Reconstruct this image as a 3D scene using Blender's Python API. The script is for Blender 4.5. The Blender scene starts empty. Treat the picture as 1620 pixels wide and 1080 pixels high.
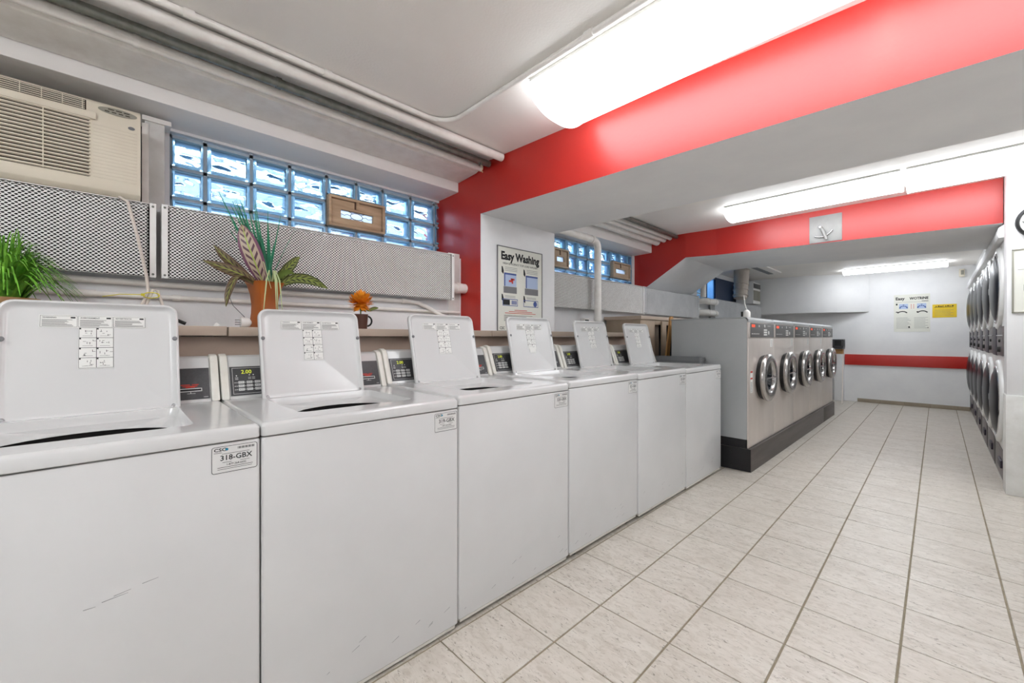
import bpy, bmesh, math, random
from mathutils import Vector, Matrix, Euler
random.seed(7)
R = math.radians
S = bpy.context.scene
C = S.collection

# ------------------------------------------------------------------ camera, world, exposure
cam_d = bpy.data.cameras.new('camera')
cam_d.sensor_width = 36.0
cam_d.lens = 652.0 / 1620.0 * 36.0
cam_d.shift_y = -7.0 / 1620.0
cam_d.clip_start = 0.02
cam = bpy.data.objects.new('camera', cam_d)
C.objects.link(cam)
cam.location = (0, 0, 1.17)
cam.rotation_euler = (R(90), 0, R(45.91))
S.camera = cam

W = bpy.data.worlds.new('sky'); S.world = W; W.use_nodes = True
bg = W.node_tree.nodes['Background']
bg.inputs[0].default_value = (0.70, 0.85, 1.0, 1); bg.inputs[1].default_value = 6.5

S.view_settings.view_transform = 'Standard'
S.view_settings.look = 'None'
S.view_settings.gamma = 1.0
S.view_settings.use_curve_mapping = False
S.view_settings.exposure = 0.50
LAMP = 6.5           # radiance of the fluorescent lenses

# ------------------------------------------------------------------ materials
def lin(c):
    return c / 12.92 if c <= 0.04045 else ((c + 0.055) / 1.055) ** 2.4
def rgb(r, g, b):
    return (lin(r / 255), lin(g / 255), lin(b / 255), 1.0)

MATS = {}
def mat(name, col, rough=0.5, metal=0.0, coat=0.0, emit=None, estr=0.0, trans=0.0, ior=1.45,
        noise=None, bump=None, spec=0.5):
    """noise=(scale, dark colour, amount, stretch xyz) ; bump=(scale, strength, distance)"""
    m = bpy.data.materials.new(name); m.use_nodes = True
    nt = m.node_tree; b = nt.nodes['Principled BSDF']
    b.inputs['Base Color'].default_value = col
    b.inputs['Roughness'].default_value = rough
    b.inputs['Metallic'].default_value = metal
    b.inputs['Coat Weight'].default_value = coat
    b.inputs['Coat Roughness'].default_value = 0.07
    b.inputs['Transmission Weight'].default_value = trans
    b.inputs['IOR'].default_value = ior
    b.inputs['Specular IOR Level'].default_value = spec
    if emit:
        b.inputs['Emission Color'].default_value = emit
        b.inputs['Emission Strength'].default_value = estr
    if noise or bump:
        geo = nt.nodes.new('ShaderNodeNewGeometry')
    if noise:
        sc, dark, amt = noise[0], noise[1], noise[2]
        st = noise[3] if len(noise) > 3 else (1, 1, 1)
        mp = nt.nodes.new('ShaderNodeMapping'); mp.inputs['Scale'].default_value = st
        nt.links.new(geo.outputs['Position'], mp.inputs['Vector'])
        n = nt.nodes.new('ShaderNodeTexNoise'); n.inputs['Scale'].default_value = sc
        n.inputs['Detail'].default_value = 6; n.inputs['Roughness'].default_value = 0.6
        nt.links.new(mp.outputs[0], n.inputs['Vector'])
        cr = nt.nodes.new('ShaderNodeValToRGB')
        cr.color_ramp.elements[0].position = 0.35; cr.color_ramp.elements[1].position = 0.7
        nt.links.new(n.outputs['Fac'], cr.inputs[0])
        mu = nt.nodes.new('ShaderNodeMath'); mu.operation = 'MULTIPLY'; mu.inputs[1].default_value = amt
        nt.links.new(cr.outputs[0], mu.inputs[0])
        mx = nt.nodes.new('ShaderNodeMixRGB')
        mx.inputs[1].default_value = col; mx.inputs[2].default_value = dark
        nt.links.new(mu.outputs[0], mx.inputs[0])
        nt.links.new(mx.outputs[0], b.inputs['Base Color'])
    if bump:
        n = nt.nodes.new('ShaderNodeTexNoise'); n.inputs['Scale'].default_value = bump[0]
        n.inputs['Detail'].default_value = 4
        nt.links.new(geo.outputs['Position'], n.inputs['Vector'])
        bp = nt.nodes.new('ShaderNodeBump'); bp.inputs['Strength'].default_value = bump[1]
        bp.inputs['Distance'].default_value = bump[2]
        nt.links.new(n.outputs['Fac'], bp.inputs['Height'])
        nt.links.new(bp.outputs[0], b.inputs['Normal'])
    MATS[name] = m
    return m

mat('wall_white', rgb(234, 234, 234), 0.55, noise=(3, rgb(222, 222, 224), 0.6), bump=(30, 0.25, 0.004))
mat('ceiling_white', rgb(248, 245, 240), 0.6, noise=(1.6, rgb(238, 234, 229), 0.6), bump=(90, 0.35, 0.003))
mat('soffit_white', rgb(246, 244, 241), 0.55, bump=(12, 0.2, 0.006))
mat('red_paint', rgb(188, 28, 10), 0.45, spec=0.5, coat=0.85, noise=(2.5, rgb(176, 18, 14), 0.7), bump=(40, 0.22, 0.003))
MATS['red_paint'].node_tree.nodes['Principled BSDF'].inputs['Coat Roughness'].default_value = 0.36
mat('pipe_white', rgb(246, 243, 238), 0.42, noise=(14, rgb(222, 216, 208), 0.5))
mat('galvanized', rgb(140, 142, 136), 0.4, 0.75, noise=(25, rgb(105, 108, 100), 0.7))
mat('enamel', rgb(202, 202, 201), 0.24, coat=0.5, noise=(2.2, rgb(193, 193, 192), 0.7))
mat('enamel_lid', rgb(208, 208, 207), 0.22, coat=0.4)
mat('enamel_old', rgb(222, 220, 212), 0.35, noise=(9, rgb(190, 184, 170), 0.5))
mat('panel_dark', rgb(66, 66, 68), 0.42, noise=(120, rgb(52, 52, 54), 0.6))
mat('black', rgb(18, 18, 19), 0.5)
mat('ink', rgb(28, 28, 30), 0.7)
mat('ink_grey', rgb(120, 120, 122), 0.7)
mat('ink_red', rgb(196, 60, 48), 0.7)
mat('ink_blue', rgb(70, 90, 150), 0.7)
mat('ink_pale_blue', rgb(176, 192, 220), 0.7)
mat('ink_teal', rgb(30, 130, 160), 0.7)
mat('paper', rgb(228, 228, 224), 0.7)
mat('paper_cream', rgb(226, 226, 216), 0.65, noise=(5, rgb(214, 214, 206), 0.5))
mat('paper_yellow', rgb(236, 206, 58), 0.7, noise=(9, rgb(224, 180, 40), 0.6))
mat('sticker', rgb(214, 214, 212), 0.5)
mat('button_white', rgb(214, 214, 212), 0.5)
mat('digits', rgb(190, 200, 60), 0.5, emit=rgb(214, 222, 50), estr=0.45)
mat('digits_red', rgb(214, 70, 40), 0.5, emit=rgb(226, 74, 40), estr=0.6)
mat('rubber_grey', rgb(120, 120, 122), 0.6)
mat('rubber_black', rgb(20, 20, 20), 0.45)
mat('steel', rgb(222, 214, 207), 0.36, 0.55, noise=(4, rgb(208, 199, 192), 0.8, (1, 1, 0.25)))
mat('steel_grey_paint', rgb(176, 179, 180), 0.36, 0.15, noise=(1.5, rgb(160, 163, 164), 0.7))
mat('chrome', rgb(214, 214, 216), 0.12, 1.0)
mat('brushed_ring', rgb(180, 178, 176), 0.25, 1.0)
mat('glass_dark', rgb(26, 28, 33), 0.06, coat=0.5, spec=0.6)
mat('drum_steel', rgb(70, 70, 74), 0.3, 0.8)
mat('plinth', rgb(104, 98, 95), 0.42, 0.55, noise=(5, rgb(80, 74, 72), 0.8, (1, 0.25, 3)))
mat('plinth_dark', rgb(40, 39, 41), 0.5, 0.3)
mat('fl_panel', rgb(98, 98, 98), 0.45, noise=(60, rgb(84, 84, 84), 0.6))
mat('beige_plastic', rgb(226, 218, 200), 0.42, noise=(4, rgb(214, 204, 184), 0.6))
mat('beige_dark', rgb(52, 42, 30), 0.7)  # shade of the grille recesses painted dark brown; keypad print too
mat('oval_grey', rgb(150, 148, 136), 0.4)
mat('grille_white', rgb(244, 244, 242), 0.42, noise=(9, rgb(230, 228, 224), 0.6))
mat('grille_grey', rgb(222, 223, 224), 0.45, noise=(6, rgb(200, 202, 204), 0.7))
mat('void', rgb(22, 21, 20), 0.9)  # near-black, stands in for dark hollow insides
mat('shelf_brown', rgb(186, 170, 154), 0.5, noise=(12, rgb(170, 152, 136), 0.6, (1, 0.1, 1)))
mat('splash_brown', rgb(188, 168, 152), 0.5, noise=(4, rgb(172, 152, 138), 0.7))
mat('cabinet_brown', rgb(170, 153, 133), 0.55, noise=(6, rgb(150, 132, 112), 0.7, (1, 1, 0.2)))
mat('ply', rgb(190, 146, 92), 0.6, noise=(8, rgb(150, 104, 58), 0.7, (1, 1, 0.15)))
mat('wood_old', rgb(212, 184, 152), 0.65, noise=(9, rgb(160, 128, 98), 0.8, (1, 0.35, 3)), bump=(60, 0.3, 0.002))
mat('wood_dark', rgb(70, 50, 36), 0.7)
mat('card', rgb(206, 186, 160), 0.75, noise=(9, rgb(184, 160, 132), 0.6))
mat('frost', rgb(226, 230, 240), 0.35, trans=0.75, bump=(60, 0.6, 0.004))
mat('clear_glass', (0.93, 0.97, 1.0, 1), 0.02, trans=1.0)
mat('block_edge', rgb(150, 196, 224), 0.12, trans=0.45, ior=1.3)
mat('mortar', rgb(176, 190, 200), 0.6, noise=(20, rgb(160, 170, 178), 0.5))
mat('lens', (1, 1, 1, 1), 0.4, emit=(0.955, 0.99, 1.032, 1), estr=LAMP)
mat('lens_near', (1, 1, 1, 1), 0.4, emit=(0.955, 0.99, 1.032, 1), estr=LAMP * 0.74)
mat('lens_mid', (1, 1, 1, 1), 0.4, emit=(0.955, 0.99, 1.032, 1), estr=LAMP * 1.12)
mat('lens_far', (1, 1, 1, 1), 0.4, emit=(0.95, 0.99, 1.04, 1), estr=LAMP * 1.35)
mat('tube_glow', (1, 1, 1, 1), 0.4, emit=(0.955, 0.99, 1.032, 1), estr=LAMP * 4.2)  # glow of the added strip lights
mat('lens_end', rgb(236, 236, 232), 0.35, emit=(0.955, 0.99, 1.032, 1), estr=LAMP * 0.6)
mat('lamp_body', rgb(206, 206, 203), 0.4)
mat('grout', rgb(146, 136, 116), 0.85, noise=(20, rgb(112, 102, 84), 0.7))
mat('vase', rgb(176, 96, 34), 0.35, noise=(7, rgb(140, 70, 24), 0.7, (1, 1, 0.4)))
mat('pot_tan', rgb(190, 152, 108), 0.5)
mat('soil', rgb(60, 44, 32), 0.9)
mat('grass', rgb(124, 184, 60), 0.45, noise=(40, rgb(60, 130, 36), 0.9))
mat('grass_deep', rgb(40, 140, 100), 0.4, noise=(30, rgb(24, 96, 66), 0.8))
mat('grass_pale', rgb(176, 190, 140), 0.5)
mat('twig', rgb(200, 184, 150), 0.6)
mat('petal', rgb(252, 176, 48), 0.5, noise=(60, rgb(240, 112, 24), 0.6))
mat('mug_brown', rgb(82, 54, 44), 0.3)
mat('leaf_green', rgb(96, 116, 50), 0.4)
mat('cord_white', rgb(216, 206, 196), 0.5)
mat('zip_yellow', rgb(222, 210, 50), 0.4)
mat('plastic_white', rgb(228, 226, 222), 0.4)
mat('plastic_grey', rgb(110, 112, 114), 0.45)
mat('plate_grey', rgb(158, 158, 156), 0.5, 0.3, noise=(8, rgb(140, 142, 140), 0.8))
mat('tile_base', rgb(160, 148, 130), 0.45, noise=(8, rgb(142, 130, 112), 0.7))
mat('dryer_white', rgb(224, 224, 222), 0.35, coat=0.2)
mat('dryer_glass', rgb(18, 20, 28), 0.3, spec=0.3)
mat('dryer_panel', rgb(112, 104, 104), 0.4, 0.3)
mat('dryer_purple', rgb(52, 46, 58), 0.45)
mat('duct', rgb(172, 162, 152), 0.5, 0.4, bump=(40, 0.6, 0.01))
mat('blue_pane', rgb(120, 176, 226), 0.2, trans=0.6)
mat('navy', rgb(44, 62, 92), 0.5)
mat('well_concrete', rgb(160, 174, 186), 0.8, noise=(6, rgb(120, 134, 148), 0.8))
mat('worn_plaster', rgb(228, 228, 225), 0.6, noise=(6, rgb(204, 202, 196), 0.8), bump=(18, 0.4, 0.006))
mat('floor_base', rgb(120, 110, 94), 0.9)

# wavy back pane of a glass block
def wavy_glass():
    m = bpy.data.materials.new('wavy_glass'); m.use_nodes = True
    nt = m.node_tree; b = nt.nodes['Principled BSDF']
    b.inputs['Base Color'].default_value = (0.86, 0.93, 0.97, 1)
    b.inputs['Transmission Weight'].default_value = 1.0
    b.inputs['Roughness'].default_value = 0.03
    tc = nt.nodes.new('ShaderNodeTexCoord')
    oi = nt.nodes.new('ShaderNodeObjectInfo')
    ad = nt.nodes.new('ShaderNodeVectorMath'); ad.operation = 'ADD'
    sc = nt.nodes.new('ShaderNodeMath'); sc.operation = 'MULTIPLY'; sc.inputs[1].default_value = 7.0
    nt.links.new(oi.outputs['Random'], sc.inputs[0])
    nt.links.new(tc.outputs['Object'], ad.inputs[0]); nt.links.new(sc.outputs[0], ad.inputs[1])
    mp = nt.nodes.new('ShaderNodeMapping'); mp.inputs['Scale'].default_value = (1, 1, 1.5)
    mp.inputs['Rotation'].default_value = (0.6, 0, 0)
    nt.links.new(ad.outputs[0], mp.inputs[0])
    n = nt.nodes.new('ShaderNodeTexNoise'); n.inputs['Scale'].default_value = 1.8
    n.inputs['Detail'].default_value = 0.0; n.inputs['Distortion'].default_value = 0.5
    nt.links.new(mp.outputs[0], n.inputs['Vector'])
    bp = nt.nodes.new('ShaderNodeBump'); bp.inputs['Strength'].default_value = 1.0
    bp.inputs['Distance'].default_value = 0.075
    nt.links.new(n.outputs['Fac'], bp.inputs['Height']); nt.links.new(bp.outputs[0], b.inputs['Normal'])
    MATS['wavy_glass'] = m
wavy_glass()

# mottled travertine-look floor tile, a shade of its own for every tile
def tile_mat():
    m = bpy.data.materials.new('floor_tile'); m.use_nodes = True
    nt = m.node_tree; b = nt.nodes['Principled BSDF']
    b.inputs['Roughness'].default_value = 0.36
    geo = nt.nodes.new('ShaderNodeNewGeometry'); oi = nt.nodes.new('ShaderNodeObjectInfo')
    off = nt.nodes.new('ShaderNodeVectorMath'); off.operation = 'ADD'
    mulr = nt.nodes.new('ShaderNodeMath'); mulr.operation = 'MULTIPLY'; mulr.inputs[1].default_value = 30
    nt.links.new(oi.outputs['Random'], mulr.inputs[0])
    nt.links.new(geo.outputs['Position'], off.inputs[0]); nt.links.new(mulr.outputs[0], off.inputs[1])
    def noise(scale, st, det, dist=0.0):
        mp = nt.nodes.new('ShaderNodeMapping'); mp.inputs['Scale'].default_value = st
        nt.links.new(off.outputs[0], mp.inputs[0])
        n = nt.nodes.new('ShaderNodeTexNoise'); n.inputs['Scale'].default_value = scale
        n.inputs['Detail'].default_value = det; n.inputs['Distortion'].default_value = dist
        n.inputs['Roughness'].default_value = 0.65
        nt.links.new(mp.outputs[0], n.inputs['Vector']); return n
    def ramp(n, p0, p1):
        r = nt.nodes.new('ShaderNodeValToRGB')
        r.color_ramp.elements[0].position = p0; r.color_ramp.elements[1].position = p1
        nt.links.new(n.outputs['Fac'], r.inputs[0]); return r
    def mix(fac, a, c):
        x = nt.nodes.new('ShaderNodeMixRGB')
        nt.links.new(fac, x.inputs[0])
        if isinstance(a, tuple): x.inputs[1].default_value = a
        else: nt.links.new(a, x.inputs[1])
        x.inputs[2].default_value = c; return x.outputs[0]
    def times(sock, k):
        x = nt.nodes.new('ShaderNodeMath'); x.operation = 'MULTIPLY'; x.inputs[1].default_value = k
        nt.links.new(sock, x.inputs[0]); return x.outputs[0]
    base = mix(times(ramp(noise(7, (0.6, 1.3, 1), 6), 0.35, 0.7).outputs[0], 0.8), rgb(205, 199, 190), rgb(183, 175, 164))
    base = mix(times(ramp(noise(34, (0.6, 1.4, 1), 5, 0.8), 0.47, 0.68).outputs[0], 0.65), base, rgb(162, 152, 138))
    base = mix(times(ramp(noise(75, (0.45, 1.5, 1), 4, 1.2), 0.60, 0.66).outputs[0], 0.8), base, rgb(92, 84, 72))
    base = mix(times(oi.outputs['Random'], 0.25), base, rgb(196, 188, 176))
    nt.links.new(base, b.inputs['Base Color'])
    bn = noise(75, (0.45, 1.5, 1), 4, 1.2)
    bp = nt.nodes.new('ShaderNodeBump'); bp.inputs['Strength'].default_value = 0.15; bp.inputs['Distance'].default_value = 0.002
    nt.links.new(bn.outputs['Fac'], bp.inputs['Height']); nt.links.new(bp.outputs[0], b.inputs['Normal'])
    MATS['floor_tile'] = m
tile_mat()

# prayer-plant leaf: feathered dark bars beside a pale midrib (uv: x across -1..1 mapped to 0..1, y along)
def leaf_mat(name, edge, bar, mid):
    m = bpy.data.materials.new(name); m.use_nodes = True
    nt = m.node_tree; b = nt.nodes['Principled BSDF']; b.inputs['Roughness'].default_value = 0.4
    uv = nt.nodes.new('ShaderNodeUVMap'); sp = nt.nodes.new('ShaderNodeSeparateXYZ')
    nt.links.new(uv.outputs[0], sp.inputs[0])
    def math_(op, a, c):
        x = nt.nodes.new('ShaderNodeMath'); x.operation = op
        for i, v in enumerate((a, c)):
            if v is None: continue
            if isinstance(v, (int, float)): x.inputs[i].default_value = v
            else: nt.links.new(v, x.inputs[i])
        return x.outputs[0]
    d = math_('ABSOLUTE', math_('SUBTRACT', sp.outputs[0], 0.5), None)
    w = math_('SINE', math_('MULTIPLY', math_('SUBTRACT', sp.outputs[1], math_('MULTIPLY', d, 0.35)), 56.0), None)
    bars = math_('MULTIPLY', math_('GREATER_THAN', w, 0.25), math_('LESS_THAN', math_('ABSOLUTE', math_('SUBTRACT', d, 0.17), None), 0.12))
    rim = math_('GREATER_THAN', d, 0.36); rib = math_('LESS_THAN', d, 0.035)
    mx = None
    for fac, col in ((rim, edge), (bars, bar), (rib, rgb(150, 170, 70))):
        x = nt.nodes.new('ShaderNodeMixRGB'); nt.links.new(fac, x.inputs[0])
        if mx is None: x.inputs[1].default_value = mid
        else: nt.links.new(mx, x.inputs[1])
        x.inputs[2].default_value = col; mx = x.outputs[0]
    nt.links.new(mx, b.inputs['Base Color'])
    MATS[name] = m
leaf_mat('leaf_purple', rgb(112, 70, 92), rgb(84, 52, 64), rgb(176, 158, 138))
leaf_mat('leaf_olive', rgb(74, 84, 44), rgb(48, 56, 36), rgb(140, 152, 84))
leaf_mat('leaf_brown', rgb(92, 66, 54), rgb(62, 44, 38), rgb(116, 104, 68))

# ------------------------------------------------------------------ mesh builder
FONT_CACHE = {}
def text_geo(s, size, bold=0.0, align='CENTER'):
    k = (s, size, bold, align)
    if k in FONT_CACHE: return FONT_CACHE[k]
    cu = bpy.data.curves.new('t', 'FONT'); cu.body = s; cu.size = size
    cu.align_x = align; cu.align_y = 'CENTER'; cu.offset = bold; cu.resolution_u = 2
    ob = bpy.data.objects.new('t', cu); C.objects.link(ob)
    dg = bpy.context.evaluated_depsgraph_get()
    me = bpy.data.meshes.new_from_object(ob.evaluated_get(dg))
    v = [tuple(x.co) for x in me.vertices]; f = [tuple(p.vertices) for p in me.polygons]
    bpy.data.objects.remove(ob); bpy.data.curves.remove(cu); bpy.data.meshes.remove(me)
    FONT_CACHE[k] = (v, f); return v, f

def rrect(w, h, r, n=5, rb=None):
    """rounded rectangle outline centred on 0; rb = radius of the two lower corners"""
    rb = r if rb is None else rb
    pts = []
    for cx, cy, a0, rr in ((w/2, h/2, 0, r), (-w/2, h/2, 90, r), (-w/2, -h/2, 180, rb), (w/2, -h/2, 270, rb)):
        sx = 1 if cx > 0 else -1; sy = 1 if cy > 0 else -1
        for i in range(n + 1):
            a = R(a0 + 90 * i / n)
            pts.append((cx - sx*rr + rr*math.cos(a), cy - sy*rr + rr*math.sin(a)))
    return pts

class MB:
    def __init__(s): s.v = []; s.f = []; s.m = []; s.i = 0; s.uv = {}
    def add(s, vs, fs):
        o = len(s.v); s.v += [tuple(x) for x in vs]
        for f in fs: s.f.append(tuple(o + k for k in f)); s.m.append(s.i)
        return s
    def box(s, x0, y0, z0, x1, y1, z1):
        x0, x1 = min(x0, x1), max(x0, x1); y0, y1 = min(y0, y1), max(y0, y1); z0, z1 = min(z0, z1), max(z0, z1)
        return s.add([(x0,y0,z0),(x1,y0,z0),(x1,y1,z0),(x0,y1,z0),(x0,y0,z1),(x1,y0,z1),(x1,y1,z1),(x0,y1,z1)],
              [(0,3,2,1),(4,5,6,7),(0,1,5,4),(1,2,6,5),(2,3,7,6),(3,0,4,7)])
    def prism(s, poly, axis, a, b):
        """poly in the two other axes (order y,z / x,z / x,y), extruded along axis from a to b"""
        def P(p, t):
            return (t, p[0], p[1]) if axis == 'x' else (p[0], t, p[1]) if axis == 'y' else (p[0], p[1], t)
        n = len(poly)
        vs = [P(p, a) for p in poly] + [P(p, b) for p in poly]
        fs = [tuple(range(n))[::-1], tuple(range(n, 2*n))] + [(i, (i+1) % n, n + (i+1) % n, n + i) for i in range(n)]
        return s.add(vs, fs)
    def loft(s, loops, cap0=True, cap1=True, closed=True):
        n = len(loops[0]); vs = [p for l in loops for p in l]; fs = []
        for k in range(len(loops) - 1):
            for i in range(n if closed else n - 1):
                j = (i + 1) % n
                fs.append((k*n+i, k*n+j, (k+1)*n+j, (k+1)*n+i))
        if cap0: fs.append(tuple(range(n))[::-1])
        if cap1: fs.append(tuple((len(loops)-1)*n + i for i in range(n)))
        return s.add(vs, fs)
    def tube(s, path, r, n=10, caps=True):
        P = [Vector(p) for p in path]; loops = []
        up = None
        for i, p in enumerate(P):
            t = (P[min(i+1, len(P)-1)] - P[max(i-1, 0)]).normalized()
            if up is None:
                up = Vector((0, 0, 1)) if abs(t.z) < 0.9 else Vector((1, 0, 0))
            a = t.cross(up).normalized(); b2 = a.cross(t).normalized(); up = b2
            rr = r[i] if isinstance(r, (list, tuple)) else r
            loops.append([tuple(p + a*math.cos(2*math.pi*k/n)*rr + b2*math.sin(2*math.pi*k/n)*rr) for k in range(n)])
        return s.loft(loops, caps, caps)
    def cyl(s, p0, p1, r, n=16): return s.tube([p0, p1], r, n)
    def lathe(s, prof, o, axis='z', n=24, cap0=False, cap1=False, ph=0.0):
        loops = []
        for r, t in prof:
            l = []
            for k in range(n):
                a = 2*math.pi*k/n + ph; c, d = r*math.cos(a), r*math.sin(a)
                l.append((o[0]+c, o[1]+d, o[2]+t) if axis == 'z' else (o[0]+t, o[1]+c, o[2]+d) if axis == 'x' else (o[0]+d, o[1]+t, o[2]+c))
            loops.append(l)
        return s.loft(loops, cap0, cap1)
    def text(s, st, size, y, z, x=0.0, bold=0.0, align='CENTER', face='x', sx=1.0):
        v, f = text_geo(st, size, bold, align)
        if face == 'x': vs = [(x, y + p[0]*sx, z + p[1]) for p in v]
        elif face == '-y': vs = [(y + p[0]*sx, x, z + p[1]) for p in v]
        return s.add(vs, f)
    def ribbon(s, path, widths, side, uvs=True, thick=0.0):
        """flat leaf blade along path; widths per point; side = direction across"""
        o = len(s.v); n = len(path)
        for i, p in enumerate(path):
            p = Vector(p); t = (Vector(path[min(i+1, n-1)]) - Vector(path[max(i-1, 0)])).normalized()
            sd = Vector(side) - t * Vector(side).dot(t); sd.normalize(); nn = t.cross(sd)
            w = widths[i] / 2
            s.v += [tuple(p - sd*w), tuple(p + nn*(-w*0.25) ), tuple(p + sd*w)]
            for k, u in enumerate((0, .5, 1)): s.uv[o + 3*i + k] = (u, i / (n - 1))
        for i in range(n - 1):
            for k in (0, 1):
                s.f.append((o+3*i+k, o+3*i+k+1, o+3*i+3+k+1, o+3*i+3+k)); s.m.append(s.i)
        return s
    def mesh(s, name, mats, bevel=0.0, smooth=None, segs=2, recalc=True, solid=0.0):
        me = bpy.data.meshes.new(name); me.from_pydata(s.v, [], s.f)
        mats = mats if isinstance(mats, (list, tuple)) else [mats]
        for m in mats: me.materials.append(MATS[m])
        for p, i in zip(me.polygons, s.m): p.material_index = i
        if s.uv:
            ul = me.uv_layers.new(name='UVMap')
            for l in me.loops: ul.data[l.index].uv = s.uv.get(l.vertex_index, (0, 0))
        if bevel or recalc or solid:
            bm = bmesh.new(); bm.from_mesh(me)
            if recalc: bmesh.ops.recalc_face_normals(bm, faces=bm.faces)
            if bevel:
                es = [e for e in bm.edges if len(e.link_faces) == 2 and e.calc_face_angle(0) > 0.5]
                bmesh.ops.bevel(bm, geom=es, offset=bevel, segments=segs, affect='EDGES', profile=0.6, clamp_overlap=True)
            if solid: bmesh.ops.solidify(bm, geom=bm.faces[:], thickness=solid)
            bm.to_mesh(me); bm.free()
        if smooth is not None or bevel:
            me.shade_smooth(); me.set_sharp_from_angle(angle=R(smooth if smooth is not None else 40))
        me.update(); return me

def inst(name, me, parent=None, loc=(0,0,0), rot=(0,0,0), scale=(1,1,1), label=None):
    o = bpy.data.objects.new(name, me); C.objects.link(o)
    o.parent = parent; o.location = loc; o.rotation_euler = rot; o.scale = scale
    if label: o['label'] = label
    return o
def tag(o, label, cat, group=None, kind=None):
    o['label'] = label; o['category'] = cat
    if group: o['group'] = group
    if kind: o['kind'] = kind
    return o
def thing(name, label, cat, loc=(0,0,0), rotz=0.0, group=None, kind=None):
    return tag(inst(name, None, None, loc, (0, 0, rotz)), label, cat, group, kind)
def part(name, mb, m, parent, **k):
    loc = k.pop('loc', (0,0,0)); rot = k.pop('rot', (0,0,0)); label = k.pop('label', None)
    return inst(name, mb.mesh(name, m, **k), parent, loc, rot, label=label)
def struct(name, mb, m, label, cat, **k):
    o = part(name, mb, m, None, **k); return tag(o, label, cat, kind='structure')

# ------------------------------------------------------------------ room shell
ZC = 2.41; ZC3 = 2.31; ZB = 2.055
XW = -2.50          # lower left wall
XG = -2.80          # glass-block plane
YF = 9.72           # far wall
def b1n(x): return 1.895 + 0.047 * (x + 2.28)
def b1f(x): return 2.715 + 0.030 * (x + 2.28)

# floor: grout bed, one object per visible tile, the unseen rest as one part
floor = MB().box(-2.95, -2.1, -0.08, 1.75, 9.9, -0.003)
floor = struct('floor', floor, 'grout', 'beige square floor tiles with grey-brown grout lines', 'floor')
TX, TY = 0.3088, 0.3107
tile_me = MB().box(0.0036, 0.0024, -0.006, TX - 0.0036, TY - 0.0024, 0.0).mesh('tile', 'floor_tile', bevel=0.0012, segs=1)
rest = MB()
for k in range(-6, 9):
    x0 = -1.024 + TX * k
    for j in range(-13, 25):
        y0 = 2.15 + TY * j
        if j == 24:
            if -2 <= k <= 4: rest.box(x0 + .0035, y0 + .0018, -.006, x0 + TX - .0035, YF, 0)
            continue
        seen = (-1 <= k <= 4 and j >= -6) or (k == 5 and -3 <= j <= 8)
        if seen: inst('tile', tile_me, floor, (x0, y0, 0))
        elif k >= -2 and x0 < 1.7: rest.box(x0 + .0035, y0 + .0018, -.006, x0 + TX - .0035, y0 + TY - .0018, 0)
o = part('tile_field', rest, 'floor_tile', floor); o['kind'] = 'stuff'

# ceiling slabs of the three bays
c = MB().box(-2.95, -2.1, ZC, 1.75, 2.3, ZC + .1).box(-2.95, 2.3, ZC, 1.75, 5.4, ZC + .1).box(-2.95, 5.4, ZC3, 1.75, 9.9, ZC + .1)
struct('ceiling', c, 'ceiling_white', 'white painted ceiling in three bays between the beams', 'ceiling')

# left wall: thick lower wall, recessed upper wall with window openings, lintel
wl = MB().box(-2.95, -2.1, 0, XW, YF, 1.76)
for a, b_ in ((-2.1, -0.62), (0.105, 0.212), (2.5, 3.262), (4.86, 6.95), (9.08, YF)):
    wl.box(-2.95, a, 1.76, XG + 0.03, b_, 2.25)
wl.box(-2.95, -2.1, 2.24, XG + .03, YF, ZC)
struct('wall_left', wl, 'wall_white', 'white painted left wall below and around the glass block windows', 'wall')
struct('wall_far', MB().box(-2.95, YF, 0, 1.75, YF + .15, ZC + .1), 'wall_white', 'white far end wall behind the red stripe', 'wall')
struct('wall_back', MB().box(-2.95, -2.25, 0, 1.75, -2.1, ZC + .1), 'wall_white', 'white wall behind the viewer', 'wall')
struct('wall_right', MB().box(1.75, -2.25, 0, 1.9, YF + .15, ZC + .1), 'wall_white', 'white right wall behind the dryers', 'wall')

# soffit boxes over the windows
sf = MB().prism([(-2.95, 2.245), (-2.53, 2.267), (-2.53, ZC), (-2.95, ZC)], 'y', -2.1, 1.889)
struct('trim_1', sf, 'soffit_white', 'white boxed soffit above the near glass block window', 'soffit', bevel=.006)
sf = MB().prism([(-2.95, 2.23), (-2.53, 2.24), (-2.53, ZC), (-2.95, ZC)], 'y', 2.70, 4.935)
struct('trim_2', sf, 'soffit_white', 'white boxed soffit above the second glass block window', 'soffit', bevel=.006)

def hexa(mb, p, mi):
    """p: 4 lower points then 4 upper points (ccw from near-left); mi: material of near,right,far,left,bottom,top"""
    o = len(mb.v); mb.v += [tuple(x) for x in p]
    for f, m in zip(((0,1,5,4),(1,2,6,5),(2,3,7,6),(3,0,4,7),(3,2,1,0),(4,5,6,7)), mi):
        mb.f.append(tuple(o + k for k in f)); mb.m.append(m)
    return mb

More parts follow.
